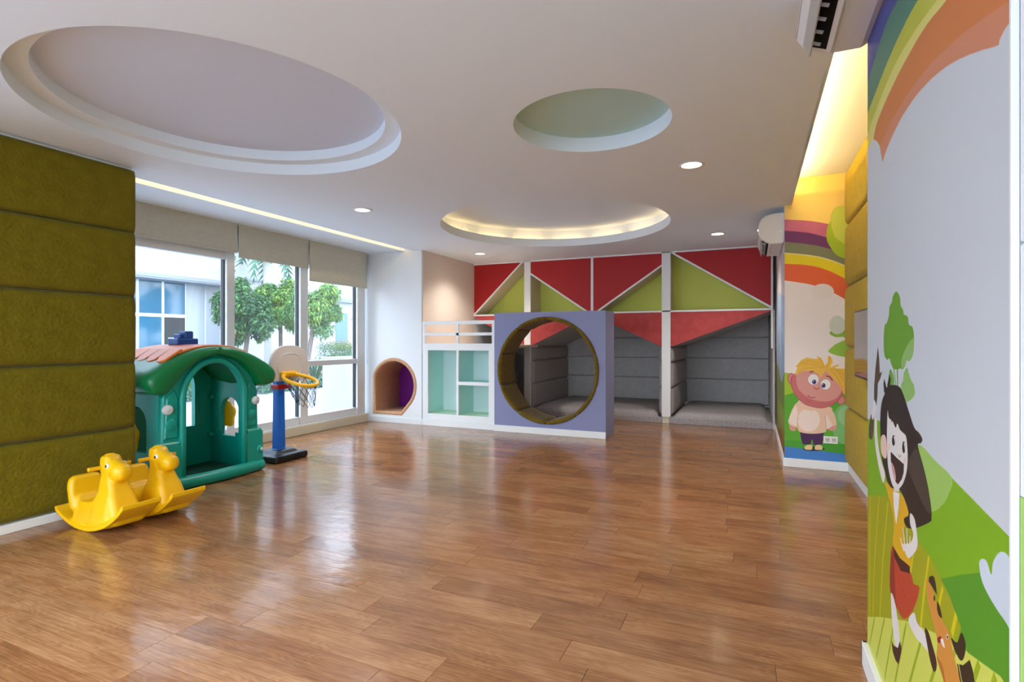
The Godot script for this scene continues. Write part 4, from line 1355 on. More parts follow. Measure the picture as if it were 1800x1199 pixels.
func outside() -> void:
	var g := structure("ground", "pale paving outside the windows")
	slab("paving", Vector3(-60, -0.4, -60), Vector3(-5.52, -0.1, 40), M.paving, g)
	slab("paving", Vector3(-5.5, -0.4, 2.0), Vector3(40, -0.1, 40), M.paving, g)
	var st := start(false)
	for k in 16: add_box(st, Vector3(-11.0 + k * 0.35, -0.0995, -12), Vector3(0.008, 0.002, 16))
	for k in 24: add_box(st, Vector3(-8.3, -0.0995, -4.0 - k * 0.6), Vector3(5.6, 0.002, 0.008))
	finish_part("paving_joint", st, M.soffit_grey, g)
	# white building with a blue glazed bay, seen through the left window
	var b := thing("building", "white building with a blue glazed bay and rounded white ledge outside the left window", "building", Vector3(-16, -0.1, -11))
	part("wall", cbox(Vector3(1.0, 9.0, 18.0), 0.01), M.render_white, b, Vector3(-0.75, 4.5, 7.3))
	part("wall", cbox(Vector3(3.5, 9.0, 5.0), 0.01), M.render_white, b, Vector3(-2.2, 4.5, -4.0))
	part("wall_pier", cbox(Vector3(1.3, 4.05, 1.0), 0.02), M.render_white, b, Vector3(-0.1, 2.02, -1.95))
	part("pier_cap", cbox(Vector3(1.5, 0.85, 1.25), 0.05), M.render_white, b, Vector3(-0.05, 3.75, -2.0))
	var led := PackedVector2Array([Vector2(-0.3, 0.0), Vector2(0.55, 0.0), Vector2(0.62, 0.1), Vector2(0.62, 0.16), Vector2(0.5, 0.2), Vector2(0.5, 0.86), Vector2(0.42, 0.9), Vector2(-0.3, 0.9)])
	part("ledge", prism(led, 12.2, 0.01), M.render_white, b, Vector3(-0.2, 3.14, 4.75))
	part("upper_band", cbox(Vector3(0.1, 0.5, 12.0), 0.02), M.soffit_grey, b, Vector3(-0.22, 4.4, 4.7))
	part("ledge_soffit", cbox(Vector3(0.7, 0.05, 12.0), 0.01), M.soffit_grey, b, Vector3(0.0, 3.11, 4.75))
	for k in 7:
		for j in 2:
			var z := -0.25 + k * 0.73
			var y0 := 0.35 if j == 0 else 2.12
			var y1 := 2.02 if j == 0 else 3.08
			var f := part("window", cbox(Vector3(0.08, y1 - y0 + 0.1, 0.73), 0.01), M.frame_white, b, Vector3(-0.23, (y0 + y1) * 0.5, z + 0.36))
			var dark := j == 0 and k == 0
			part("pane", cbox(Vector3(0.02, y1 - y0, 0.65), 0.004), M.blue_glass if not dark else M.black_plastic, f, Vector3(0.045, 0, 0))
	for k in 4:
		part("slat", cbox(Vector3(0.02, 0.03, 0.5), 0.004), M.render_white, b, Vector3(-0.14, 1.0 + k * 0.13, 0.1))
	part("drain_pipe", tube(PackedVector3Array([Vector3(-0.12, 0, -0.85), Vector3(-0.12, 1.5, -0.85), Vector3(-0.12, 3.1, -0.85)]), 0.035, 8), M.render_white, b)
	# long pale building behind the trees
	var c := thing("building", "long pale building with scattered blue windows behind the garden trees", "building", Vector3(-20.5, -0.1, -22))
	part("wall", cbox(Vector3(2.0, 9.0, 18.0), 0.01), M.render_white, c, Vector3(-1.0, 4.5, 0))
	part("ledge", cbox(Vector3(0.5, 0.25, 18.0), 0.02), M.soffit_grey, c, Vector3(0.1, 3.5, 0))
	for k in 8:
		var f := part("window", cbox(Vector3(0.1, 2.0, 1.1), 0.01), M.frame_white, c, Vector3(0.02, 1.9 if k % 2 == 0 else 2.3, 6.6 - k * 1.9))
		part("pane", cbox(Vector3(0.02, 1.88, 0.98), 0.004), M.blue_glass, f, Vector3(0.05, 0, 0))
	for k in 4: part("wall_pilaster", cbox(Vector3(0.6, 8.5, 0.5), 0.02), M.render_white, c, Vector3(0.1, 4.2, 4.7 - k * 4.0))
	# trees
	tree("garden_tree", "leafy garden tree in the middle window, left of the basketball board", Vector3(-11.7, -0.1, -9.55), Vector3(-0.1, 0, -0.35), 2.1, Vector3(0.85, 0.95, 0.85), M.leaf_deep, M.leaf_mid, 5200, 101)
	tree("garden_tree", "yellow green garden tree behind the leafy one in the middle window", Vector3(-13.2, -0.1, -12.2), Vector3(0.2, 0, 0.2), 2.35, Vector3(1.0, 0.9, 1.0), M.leaf_mid, M.leaf_fresh, 5200, 111)
	tree("garden_tree", "leaning garden tree with pale trunk in the right window", Vector3(-10.1, -0.1, -10.0), Vector3(-0.2, 0, -0.6), 2.15, Vector3(0.85, 0.75, 0.85), M.leaf_mid, M.leaf_fresh, 5600, 121)
	tree("garden_tree", "blue green tree filling the far back of the right window", Vector3(-12.6, -0.1, -16.6), Vector3(0.1, 0, 0.1), 2.2, Vector3(1.5, 1.2, 1.5), M.leaf_blue, M.leaf_mid, 6000, 131)
	# palm
	var p := thing("palm_tree", "palm with pale trunk and hanging fronds behind the trees of the middle window", "palm tree", Vector3(-14.2, -0.1, -12.6))
	part("trunk", tube(PackedVector3Array([Vector3(0, 0, 0), Vector3(0.03, 1.8, 0), Vector3(0.0, 3.9, 0.05)]), 0.12, 10), M.palm_bark, p)
	for k in 9:
		var a := TAU * k / 9.0 + 0.3
		part("frond", frond(a), M.leaf_blue, p, Vector3(0, 3.9, 0.05))
	# low planting along the edge of the paving
	for k in 5:
		var sh := thing("spiky_shrub", ["spiky shrub at the foot of the leafy garden tree", "spiky shrub just right of the leafy garden tree", "spiky shrub left of the basketball board", "spiky shrub behind the basketball board", "spiky shrub at the foot of the hedge, left of the white planter wall"][k], "shrub", Vector3(-12.0 + 0.12 * (k % 3), -0.1, -8.5 - k * 0.93), k * 1.3, "spiky shrubs along the planting bed")
		part("blades", blades(200 + k), [M.leaf_mid, M.leaf_deep, M.leaf_blue][k % 3], sh)
	var bed := []
	for k in 42: bed.append([Vector3(-11.15 + 0.16 * sin(k * 2.3), 0.05, -7.4 - k * 0.13), Vector3(0.22, 0.16, 0.16)])
	var cover := part("ground_cover", leaves(bed, 4200, 0.05, 1.6, 301), M.leaf_blue, self)
	cover.name = "ground_cover"
	say(cover, "low leafy ground cover edging the paving outside", "ground cover", "", "stuff")
	# white planter wall with a clipped hedge
	var w := thing("planter_wall", "low white planter wall outside the right window", "planter", Vector3(-6.45, -0.1, -8.35))
	part("planter_block", cbox(Vector3(1.65, 0.98, 1.35), 0.012), M.render_white, w, Vector3(0, 0.49, 0))
	part("coping", cbox(Vector3(1.68, 0.03, 1.38), 0.008), M.render_white, w, Vector3(0, 0.99, 0))
	var h := thing("clipped_hedge", "clipped green hedge with rusty tips behind the white planter wall", "hedge", Vector3(-11.9, -0.1, -13.6))
	var hs := []
	for k in 96: hs.append([Vector3(-0.75 + (k % 12) * 0.135, 0.25 + 0.29 * (k / 24), -0.3 + 0.6 * ((k / 12) % 2)), Vector3(0.16, 0.2, 0.3)])
	part("foliage", leaves(hs, 12000, 0.03, 1.7, 401), M.leaf_mid, h)
	part("leaf_tips", leaves(hs.slice(72, 96), 900, 0.028, 1.6, 402), mat("rust_leaf", rgb8(190, 146, 96), 0.6, 0.3), h, Vector3(0, 0.07, 0))

func add_box(st: SurfaceTool, at: Vector3, size: Vector3) -> void:
	var h := size * 0.5
	var a := [Vector3(-h.x, h.y, -h.z), Vector3(-h.x, h.y, h.z), Vector3(h.x, h.y, h.z), Vector3(h.x, h.y, -h.z)]
	quad(st, at + a[0], at + a[1], at + a[2], at + a[3])

func frond(a: float) -> ArrayMesh:
	var st := start(false)
	var out := Vector3(cos(a), 0, sin(a))
	var side := Vector3(-sin(a), 0, cos(a))
	var last := Vector3.ZERO
	for i in range(1, 15):
		var u := i / 14.0
		var p := out * 1.25 * sin(u * 1.5) + Vector3(0, 0.45 * sin(u * PI) - 0.85 * u * u, 0)
		var w := 0.30 * sin(PI * (0.15 + 0.8 * u))
		for s in [-1.0, 1.0]:
			var tip: Vector3 = p + side * w * s - Vector3(0, 0.18, 0) + out * 0.08
			quad(st, last, p, tip + (last - p) * 0.2, tip)
		last = p
	return finish(st)

func blades(seed_no: int) -> ArrayMesh:
	var r := RandomNumberGenerator.new()
	r.seed = seed_no
	var st := start(false)
	for k in 46:
		var a := r.randf() * TAU
		var out := Vector3(cos(a), 0, sin(a))
		var side := Vector3(-sin(a), 0, cos(a)) * 0.03
		var reach := r.randf_range(0.25, 0.6)
		var up := r.randf_range(0.35, 0.85)
		var m := out * reach * 0.5 + Vector3(0, up * 0.8, 0)
		var tip := out * reach + Vector3(0, up, 0)
		quad(st, -side * 0.4, side * 0.4, m + side, m - side)
		tri(st, m - side, m + side, tip)
	return finish(st)

const GIRL_PRINT := [
	["p", 104, 92, 150, 0, [2140, 2665, 2174, 2642, 2227, 2608, 2289, 2566, 2348, 2521, 2390, 2478, 2408, 2437, 2411, 2395, 2404, 2356, 2395, 2324, 2390, 2300, 2390, 2247, 2394, 2264, 2403, 2290, 2409, 2318, 2407, 2341, 2390, 2354, 2354, 2351, 2304, 2340, 2250, 2324, 2199, 2308, 2158, 2297, 2131, 2290, 2111, 2285, 2093, 2281, 2069, 2278, 2035, 2273, 1988, 2269, 1936, 2265, 1881, 2261, 1827, 2258, 1777, 2254, 1727, 2250, 1676, 2246, 1628, 2242, 1590, 2239, 1564, 2236]],
	["p", 72, 84, 158, 0, [1564, 2236, 1590, 2239, 1628, 2242, 1676, 2246, 1727, 2250, 1777, 2254, 1827, 2258, 1881, 2261, 1936, 2265, 1988, 2269, 2035, 2273, 2069, 2278, 2093, 2281, 2111, 2285, 2131, 2290, 2158, 2297, 2199, 2308, 2250, 2324, 2304, 2340, 2354, 2351, 2390, 2354, 2407, 2341, 2409, 2318, 2403, 2290, 2394, 2264, 2390, 2247, 2390, 2140, 2375, 2144, 2353, 2150, 2329, 2156, 2303, 2163, 2278, 2169, 2255, 2174, 2231, 2180, 2207, 2185, 2183, 2189, 2158, 2193, 2134, 2197, 2110, 2201, 2086, 2204, 2061, 2206, 2035, 2206, 2011, 2206, 1990, 2205, 1966, 2203, 1936, 2199, 1897, 2194, 1848, 2188, 1794, 2181, 1737, 2173, 1679, 2164, 1622, 2152, 1558, 2136, 1490, 2116, 1427, 2098, 1378, 2083, 1345, 2074]],
	["p", 84, 138, 116, 0, [1345, 2074, 1378, 2083, 1427, 2098, 1490, 2116, 1558, 2136, 1622, 2152, 1679, 2164, 1737, 2173, 1794, 2181, 1848, 2188, 1897, 2194, 1936, 2199, 1966, 2203, 1990, 2205, 2011, 2206, 2035, 2206, 2061, 2206, 2086, 2204, 2110, 2201, 2134, 2197, 2158, 2193, 2183, 2189, 2207, 2185, 2231, 2180, 2255, 2174, 2278, 2169, 2303, 2163, 2329, 2156, 2353, 2150, 2375, 2144, 2390, 2140, 2390, 2033, 2351, 2039, 2298, 2046, 2240, 2053, 2185, 2060, 2140, 2066, 2104, 2069, 2073, 2072, 2045, 2075, 2016, 2077, 1986, 2078, 1954, 2080, 1922, 2081, 1890, 2082, 1859, 2082, 1828, 2081, 1801, 2081, 1777, 2080, 1751, 2079, 1722, 2076, 1685, 2072, 1641, 2067, 1594, 2061, 1545, 2054, 1495, 2046, 1445, 2036, 1390, 2022, 1331, 2006, 1277, 1991, 1234, 1978, 1206, 1970]],
	["p", 196, 198, 70, 0, [1206, 1970, 1234, 1978, 1277, 1991, 1331, 2006, 1390, 2022, 1445, 2036, 1495, 2046, 1545, 2054, 1594, 2061, 1641, 2067, 1685, 2072, 1722, 2076, 1751, 2079, 1777, 2080, 1801, 2081, 1828, 2081, 1859, 2082, 1890, 2082, 1922, 2081, 1954, 2080, 1986, 2078, 2016, 2077, 2045, 2075, 2073, 2072, 2104, 2069, 2140, 2066, 2185, 2060, 2240, 2053, 2298, 2046, 2351, 2039, 2390, 2033, 2390, 1945, 2373, 1950, 2349, 1958, 2321, 1967, 2290, 1976, 2257, 1984, 2222, 1990, 2185, 1997, 2146, 2002, 2107, 2007, 2068, 2012, 2031, 2015, 1995, 2018, 1958, 2020, 1921, 2021, 1882, 2021, 1842, 2019, 1801, 2017, 1760, 2013, 1721, 2009, 1685, 2005, 1652, 2001, 1623, 1996, 1595, 1992, 1564, 1987, 1528, 1981, 1489, 1977, 1449, 1973, 1407, 1968, 1364, 1962, 1319, 1953, 1268, 1940, 1213, 1924, 1163, 1909, 1123, 1897, 1096, 1889]],
	["p", 222, 216, 120, 0, [1096, 1889, 1123, 1897, 1163, 1909, 1213, 1924, 1268, 1940, 1319, 1953, 1364, 1962, 1407, 1968, 1449, 1973, 1489, 1977, 1528, 1981, 1564, 1987, 1595, 1992, 1623, 1996, 1652, 2001, 1685, 2005, 1721, 2009, 1760, 2013, 1801, 2017, 1842, 2019, 1882, 2021, 1921, 2021, 1958, 2020, 1995, 2018, 2031, 2015, 2068, 2012, 2107, 2007, 2146, 2002, 2185, 1997, 2222, 1990, 2257, 1984, 2290, 1976, 2321, 1967, 2349, 1958, 2373, 1950, 2390, 1945, 2390, 1909, 2369, 1908, 2339, 1907, 2306, 1906, 2274, 1906, 2249, 1909, 2233, 1914, 2222, 1922, 2212, 1930, 2199, 1939, 2178, 1946, 2148, 1951, 2114, 1957, 2077, 1961, 2040, 1965, 2002, 1968, 1965, 1971, 1928, 1973, 1891, 1975, 1854, 1975, 1815, 1976, 1776, 1975, 1736, 1975, 1696, 1974, 1658, 1972, 1622, 1969, 1589, 1965, 1558, 1960, 1528, 1954, 1496, 1948, 1461, 1943, 1423, 1938, 1385, 1935, 1346, 1931, 1306, 1925, 1265, 1918, 1220, 1907, 1170, 1894, 1125, 1882, 1089, 1872, 1065, 1865]],
	["p", 212, 128, 70, 0, [1065, 1865, 903, 1744, 1135, 1778, 1135, 1722, 1142, 1722, 1152, 1722, 1162, 1721, 1169, 1719, 1176, 1717, 1181, 1715, 1184, 1712, 1185, 1709, 1186, 1707, 1203, 1713, 1227, 1722, 1257, 1734, 1289, 1745, 1319, 1756, 1347, 1765, 1374, 1774, 1402, 1782, 1430, 1790, 1461, 1798, 1494, 1805, 1529, 1812, 1566, 1819, 1604, 1824, 1642, 1829, 1679, 1833, 1717, 1835, 1754, 1836, 1791, 1836, 1828, 1836, 1865, 1834, 1902, 1830, 1938, 1825, 1971, 1820, 2002, 1814, 2029, 1808, 2053, 1801, 2074, 1794, 2091, 1787, 2103, 1783, 2110, 1798, 2120, 1819, 2132, 1838, 2148, 1853, 2166, 1866, 2185, 1878, 2208, 1890, 2232, 1901, 2249, 1909, 2241, 1914, 2231, 1922, 2218, 1930, 2201, 1939, 2178, 1946, 2148, 1951, 2114, 1957, 2077, 1961, 2040, 1965, 2002, 1968, 1965, 1971, 1928, 1973, 1891, 1975, 1854, 1975, 1815, 1976, 1776, 1975, 1736, 1975, 1696, 1974, 1658, 1972, 1622, 1969, 1589, 1965, 1558, 1960, 1528, 1954, 1496, 1948, 1461, 1943, 1423, 1938, 1385, 1935, 1346, 1931, 1306, 1925, 1265, 1918, 1220, 1907, 1170, 1894, 1125, 1882, 1089, 1872]],
	["p", 212, 138, 104, 0, [1135, 1755, 1135, 1722, 1142, 1722, 1152, 1722, 1162, 1721, 1169, 1719, 1176, 1717, 1181, 1715, 1184, 1712, 1185, 1709, 1186, 1707, 1203, 1713, 1227, 1722, 1257, 1734, 1289, 1745, 1319, 1756, 1347, 1765, 1374, 1774, 1402, 1782, 1430, 1790, 1461, 1798, 1494, 1805, 1529, 1812, 1566, 1819, 1604, 1824, 1642, 1829, 1679, 1833, 1717, 1835, 1754, 1836, 1791, 1836, 1828, 1836, 1865, 1834, 1902, 1830, 1938, 1825, 1971, 1820, 2002, 1814, 2029, 1808, 2053, 1801, 2074, 1794, 2091, 1787, 2103, 1783, 2140, 1841, 2002, 1873, 1777, 1874, 1564, 1857, 1372, 1820, 1227, 1783]],
	["p", 128, 176, 30, 0, [2470, 899, 2202, 930, 2030, 942, 1677, 933, 1426, 910, 1263, 892, 1091, 873, 1091, 493, 5994, -3278]],
	["s", 160, 198, 98, 0, [1688, 933, 1536, 923, 1426, 910, 1444, 872, 1491, 834, 1558, 801, 1627, 790, 1693, 834]],
	["p", 86, 152, 38, 0, [1500, 667, 1379, 723, 1274, 769, 1200, 798, 1114, 830, 1114, 622, 1179, 630, 1331, 589, 1379, 615, 1442, 643]],
	["p", 164, 164, 26, 0, [2388, 623, 2122, 691, 1955, 730, 1678, 691, 1563, 682, 1442, 654, 1369, 620, 1404, 575, 1544, 524, 1796, 432, 2122, 291, 2388, 168]],
	["l", 216, 200, 24, 9, [2304, 642, 2317, 201]],
	["l", 216, 200, 24, 9, [2153, 680, 2226, 442, 2261, 227]],
	["l", 216, 200, 24, 10, [2023, 698, 2096, 490, 2143, 282]],
	["l", 216, 200, 24, 11, [1727, 644, 1757, 578]],
	["l", 216, 200, 24, 13, [1590, 685, 1626, 592, 1660, 484]],
	["l", 216, 200, 24, 13, [1486, 654, 1512, 605]],
	["l", 216, 200, 24, 16, [1399, 634, 1426, 578]],
	["p", 208, 212, 92, 0, [2388, 168, 2122, 291, 1796, 432, 1544, 524, 1404, 575, 1331, 590, 1179, 630, 1114, 622, 1369, 407, 2785, -532]],
	["l", 156, 176, 34, 11, [2226, 240, 2317, 100]],
	["l", 156, 176, 34, 11, [2071, 312, 2203, 111]],
	["l", 156, 176, 34, 11, [1944, 357, 2071, 116]],
	["l", 156, 176, 34, 12, [1799, 426, 1955, 142]],
	["l", 156, 176, 34, 13, [1660, 445, 1814, 206]],
	["l", 156, 176, 34, 14, [1537, 452, 1619, 324]],
	["l", 156, 176, 34, 13, [1399, 570, 1431, 510]],
	["l", 156, 176, 34, 16, [1274, 601, 1331, 502]],
	["l", 156, 176, 34, 16, [1200, 619, 1230, 560]],
	["s", 206, 216, 226, 0, [1274, 787, 1258, 801, 1238, 803, 1218, 788, 1210, 813, 1184, 839, 1157, 847, 1137, 841, 1117, 829, 1117, 733, 1165, 733, 1222, 743, 1262, 760]],
	["s", 108, 164, 48, 0, [1917, 1346, 1874, 1328, 1862, 1301, 1835, 1287, 1828, 1275, 1785, 1266, 1773, 1245, 1738, 1237, 1722, 1214, 1725, 1178, 1745, 1155, 1776, 1146, 1803, 1149, 1816, 1130, 1841, 1121, 1870, 1122, 1900, 1117, 1953, 1118, 1987, 1135, 2003, 1147, 2033, 1141, 2075, 1157, 2085, 1201, 2070, 1250, 2040, 1257, 2010, 1280, 2003, 1306, 1971, 1318, 1958, 1335]],
	["s", 146, 188, 104, 0, [1725, 1207, 1785, 1191, 1828, 1167, 1854, 1147, 1852, 1124, 1816, 1129, 1794, 1147, 1759, 1148, 1728, 1174]],
	["l", 126, 178, 90, 11, [1949, 1119, 1917, 1065]],
	["l", 116, 170, 84, 13, [1902, 1118, 1898, 1061]],
	["s", 146, 190, 102, 0, [1794, 1127, 1773, 1113, 1750, 1096, 1722, 1084, 1715, 1063, 1738, 1049, 1776, 1037, 1816, 1035, 1828, 1045, 1854, 1050, 1858, 1074, 1835, 1090, 1828, 1110]],
	["l", 146, 190, 102, 5, [1787, 1038, 1802, 1027]],
	["s", 108, 170, 62, 0, [1989, 1114, 1953, 1098, 1943, 1078, 1953, 1069, 1998, 1065, 2017, 1078, 2007, 1100]],
	["p", 92, 72, 52, 0, [2174, 1183, 2152, 1144, 2142, 1093, 2108, 1100, 2134, 1076, 2174, 1056, 2180, 1015, 2202, 972, 2237, 986, 2237, 1040, 2216, 1101, 2191, 1148]],
	["p", 92, 72, 52, 0, [2291, 937, 2237, 939, 2246, 890, 2267, 853, 2307, 845, 2332, 852, 2329, 890]],
	["l", 160, 188, 214, 3, [2252, 1162, 2255, 1136]],
	["l", 160, 188, 214, 3, [2214, 1171, 2216, 1136]],
	["s", 232, 224, 216, 0, [2225, 928, 2191, 933, 2185, 893, 2163, 845, 2115, 803, 2065, 775, 2090, 740, 2147, 768, 2202, 820, 2231, 874]],
	["s", 228, 220, 214, 0, [2237, 995, 2205, 984, 2199, 964, 2225, 945, 2261, 922, 2279, 936, 2261, 966]],
	["s", 226, 174, 32, 0, [2071, 750, 2034, 727, 1988, 702, 1955, 675, 1944, 637, 1955, 588, 1872, 577, 1764, 593, 1760, 632, 1823, 642, 1842, 670, 1814, 686, 1829, 703, 1754, 741, 1833, 763, 1892, 763, 1955, 757]],
	["s", 44, 36, 32, 0, [2033, 1057, 1953, 1068, 1880, 1068, 1835, 1052, 1759, 999, 1717, 973, 1674, 967, 1645, 956, 1658, 944, 1685, 932, 1631, 885, 1596, 847, 1572, 805, 1570, 782, 1583, 769, 1692, 721, 1776, 693, 1816, 693, 1822, 706, 1776, 733, 1841, 767, 1911, 769, 1975, 753, 2033, 760, 2070, 785, 2113, 820, 2131, 879, 2136, 946, 2113, 999, 2070, 1031]],
	["s", 70, 62, 52, 0, [1785, 861, 1709, 921, 1674, 910, 1631, 881, 1596, 843, 1572, 796, 1610, 789, 1692, 815]],
	["p", 44, 36, 32, 0, [2075, 1079, 2045, 1055, 2045, 1025, 2080, 1038, 2087, 1063]],
	["p", 44, 36, 32, 0, [2003, 1095, 1984, 1085, 1996, 1061, 2036, 1059]],
	["p", 228, 216, 208, 0, [1944, 785, 1872, 802, 1880, 766, 1944, 750]],
	["p", 238, 234, 228, 0, [1955, 747, 1876, 762, 1888, 715, 1916, 659, 1944, 699]],
	["s", 238, 200, 184, 0, [2095, 896, 2126, 879, 2126, 840, 2095, 824, 2045, 831, 2040, 872, 2057, 896]],
	["s", 232, 226, 220, 0, [2026, 984, 2010, 962, 1962, 958, 1923, 944, 1902, 959, 1870, 946, 1831, 942, 1803, 937, 1789, 907, 1787, 870, 1803, 833, 1841, 796, 1890, 771, 1932, 761, 1975, 769, 2017, 802, 2033, 841, 2038, 894, 2033, 948]],
	["s", 236, 206, 196, 0, [2017, 881, 1994, 880, 1994, 867, 2017, 860, 2028, 869]],
	["s", 236, 206, 196, 0, [1828, 873, 1809, 874, 1809, 865, 1828, 861]],
	["p", 40, 34, 32, 0, [1930, 905, 1931, 899, 1934, 894, 1939, 889, 1946, 886, 1952, 885, 1959, 886, 1964, 889, 1968, 893, 1969, 898, 1968, 904, 1964, 910, 1959, 914, 1952, 917, 1946, 918, 1939, 918, 1934, 915, 1931, 910]],
	["p", 238, 236, 232, 0, [1932, 907, 1932, 904, 1934, 900, 1936, 898, 1939, 896, 1942, 895, 1945, 896, 1947, 898, 1948, 901, 1949, 904, 1948, 908, 1947, 911, 1945, 914, 1942, 916, 1939, 916, 1936, 915, 1934, 913, 1932, 911]],
	["p", 40, 34, 32, 0, [1938, 901, 1939, 897, 1940, 894, 1943, 891, 1945, 890, 1948, 889, 1951, 890, 1954, 892, 1955, 895, 1956, 898, 1955, 902, 1954, 905, 1951, 908, 1948, 909, 1945, 910, 1943, 909, 1940, 907, 1939, 904]],
	["p", 40, 34, 32, 0, [1811, 906, 1812, 900, 1815, 894, 1819, 890, 1825, 887, 1831, 886, 1836, 887, 1841, 890, 1844, 894, 1845, 900, 1844, 906, 1841, 912, 1836, 916, 1831, 919, 1825, 920, 1819, 919, 1815, 916, 1812, 912]],
	["p", 238, 236, 232, 0, [1813, 907, 1813, 903, 1814, 900, 1816, 897, 1819, 895, 1821, 894, 1824, 895, 1826, 897, 1827, 901, 1828, 904, 1827, 908, 1826, 912, 1824, 915, 1821, 917, 1819, 917, 1816, 916, 1814, 914, 1813, 911]],
	["p", 40, 34, 32, 0, [1818, 900, 1819, 896, 1820, 893, 1822, 890, 1824, 888, 1827, 888, 1829, 888, 1831, 891, 1833, 894, 1833, 898, 1833, 902, 1831, 905, 1829, 908, 1827, 910, 1824, 911, 1822, 910, 1820, 907, 1819, 904]],
	["l", 64, 52, 44, 4, [1980, 954, 1958, 963, 1930, 965]],
	["l", 64, 52, 44, 4, [1862, 960, 1839, 965, 1820, 960]],
	["l", 190, 150, 110, 4, [1896, 871, 1878, 865, 1858, 875]],
	["p", 56, 36, 34, 0, [1987, 861, 1900, 857, 1826, 856, 1828, 833, 1851, 808, 1894, 783, 1932, 784, 1964, 808, 1984, 835]],
	["s", 208, 156, 156, 0, [1975, 831, 1943, 823, 1921, 802, 1925, 783, 1949, 796, 1973, 816]],
	["s", 230, 222, 216, 0, [1760, 738, 1718, 736, 1694, 704, 1689, 675, 1718, 647, 1778, 611, 1818, 616, 1852, 623, 1760, 659, 1730, 692, 1760, 709]],
	["l", 230, 222, 216, 8, [1829, 612, 1868, 636]],
	["l", 230, 222, 216, 8, [1810, 623, 1839, 676]],
	["l", 230, 222, 216, 8, [1789, 636, 1796, 687]],
	["l", 230, 222, 216, 8, [1767, 643, 1760, 677]],
	["s", 190, 70, 46, 0, [1966, 579, 1882, 569, 1760, 581, 1727, 563, 1671, 575, 1727, 496, 1823, 425, 1902, 417, 1988, 430, 1999, 462, 1988, 529]],
	["p", 152, 48, 40, 0, [1977, 565, 1942, 552, 1925, 442, 1902, 417, 1988, 430, 1999, 462, 1988, 529]],
	["p", 70, 32, 28, 0, [1959, 582, 1872, 577, 1764, 594, 1764, 575, 1862, 544, 1944, 556]],
	["l", 150, 48, 40, 3, [1888, 507, 1814, 490]],
	["s", 230, 222, 216, 0, [1983, 427, 1937, 426, 1892, 382, 1872, 338, 1882, 313, 1923, 297, 1966, 347]],
	["s", 230, 222, 216, 0, [1723, 489, 1691, 477, 1626, 483, 1588, 465, 1588, 451, 1619, 449, 1710, 433, 1778, 441]],
	["p", 66, 40, 34, 0, [1977, 287, 1944, 288, 1896, 306, 1872, 339, 1852, 328, 1860, 310, 1888, 263, 1925, 255, 1959, 262]],
	["s", 66, 40, 34, 0, [1626, 494, 1597, 501, 1563, 486, 1531, 464, 1537, 440, 1557, 430, 1584, 443, 1607, 468]],
	["s", 214, 144, 62, 0, [1611, 623, 1584, 622, 1550, 612, 1512, 582, 1453, 576, 1431, 561, 1410, 536, 1359, 505, 1331, 488, 1453, 413, 1479, 447, 1500, 473, 1531, 475, 1525, 514, 1563, 546, 1604, 580]],
	["s", 188, 112, 48, 0, [1531, 475, 1488, 479, 1465, 455, 1410, 440, 1453, 413, 1479, 447]],
	["p", 52, 42, 30, 0, [1563, 649, 1548, 651, 1537, 641, 1527, 618, 1563, 622, 1593, 624, 1588, 636]],
	["p", 52, 42, 30, 0, [1541, 605, 1541, 603, 1543, 601, 1544, 598, 1546, 597, 1549, 596, 1551, 596, 1553, 596, 1554, 598, 1554, 600, 1554, 602, 1553, 604, 1551, 607, 1549, 608, 1546, 609, 1544, 609, 1543, 609, 1541, 607]],
	["s", 60, 46, 30, 0, [1525, 605, 1506, 600, 1492, 584, 1512, 578, 1527, 586]],
	["s", 52, 42, 30, 0, [1369, 611, 1345, 601, 1350, 575, 1369, 554, 1399, 552, 1431, 568, 1394, 578]],
	["p", 52, 42, 30, 0, [1322, 581, 1306, 569, 1287, 538, 1287, 516, 1331, 488, 1379, 511, 1394, 534, 1359, 550]],
	["l", 236, 220, 120, 4, [1394, 552, 1369, 517, 1331, 488]],
	["p", 240, 238, 232, 0, [1448, 563, 1448, 561, 1449, 558, 1452, 556, 1454, 554, 1457, 553, 1459, 552, 1462, 552, 1463, 553, 1463, 555, 1463, 557, 1462, 560, 1459, 562, 1457, 564, 1454, 566, 1452, 566, 1449, 566, 1448, 565]],
	["p", 30, 26, 24, 0, [1450, 561, 1450, 560, 1451, 558, 1452, 557, 1454, 556, 1455, 555, 1457, 555, 1458, 555, 1459, 555, 1459, 557, 1459, 558, 1458, 560, 1457, 561, 1455, 562, 1454, 563, 1452, 563, 1451, 563, 1450, 562]],
	["s", 150, 40, 40, 0, [1527, 518, 1506, 535, 1493, 536, 1512, 516]],
	["s", 236, 232, 226, 0, [1502, 529, 1486, 539, 1472, 527, 1488, 523]],
]

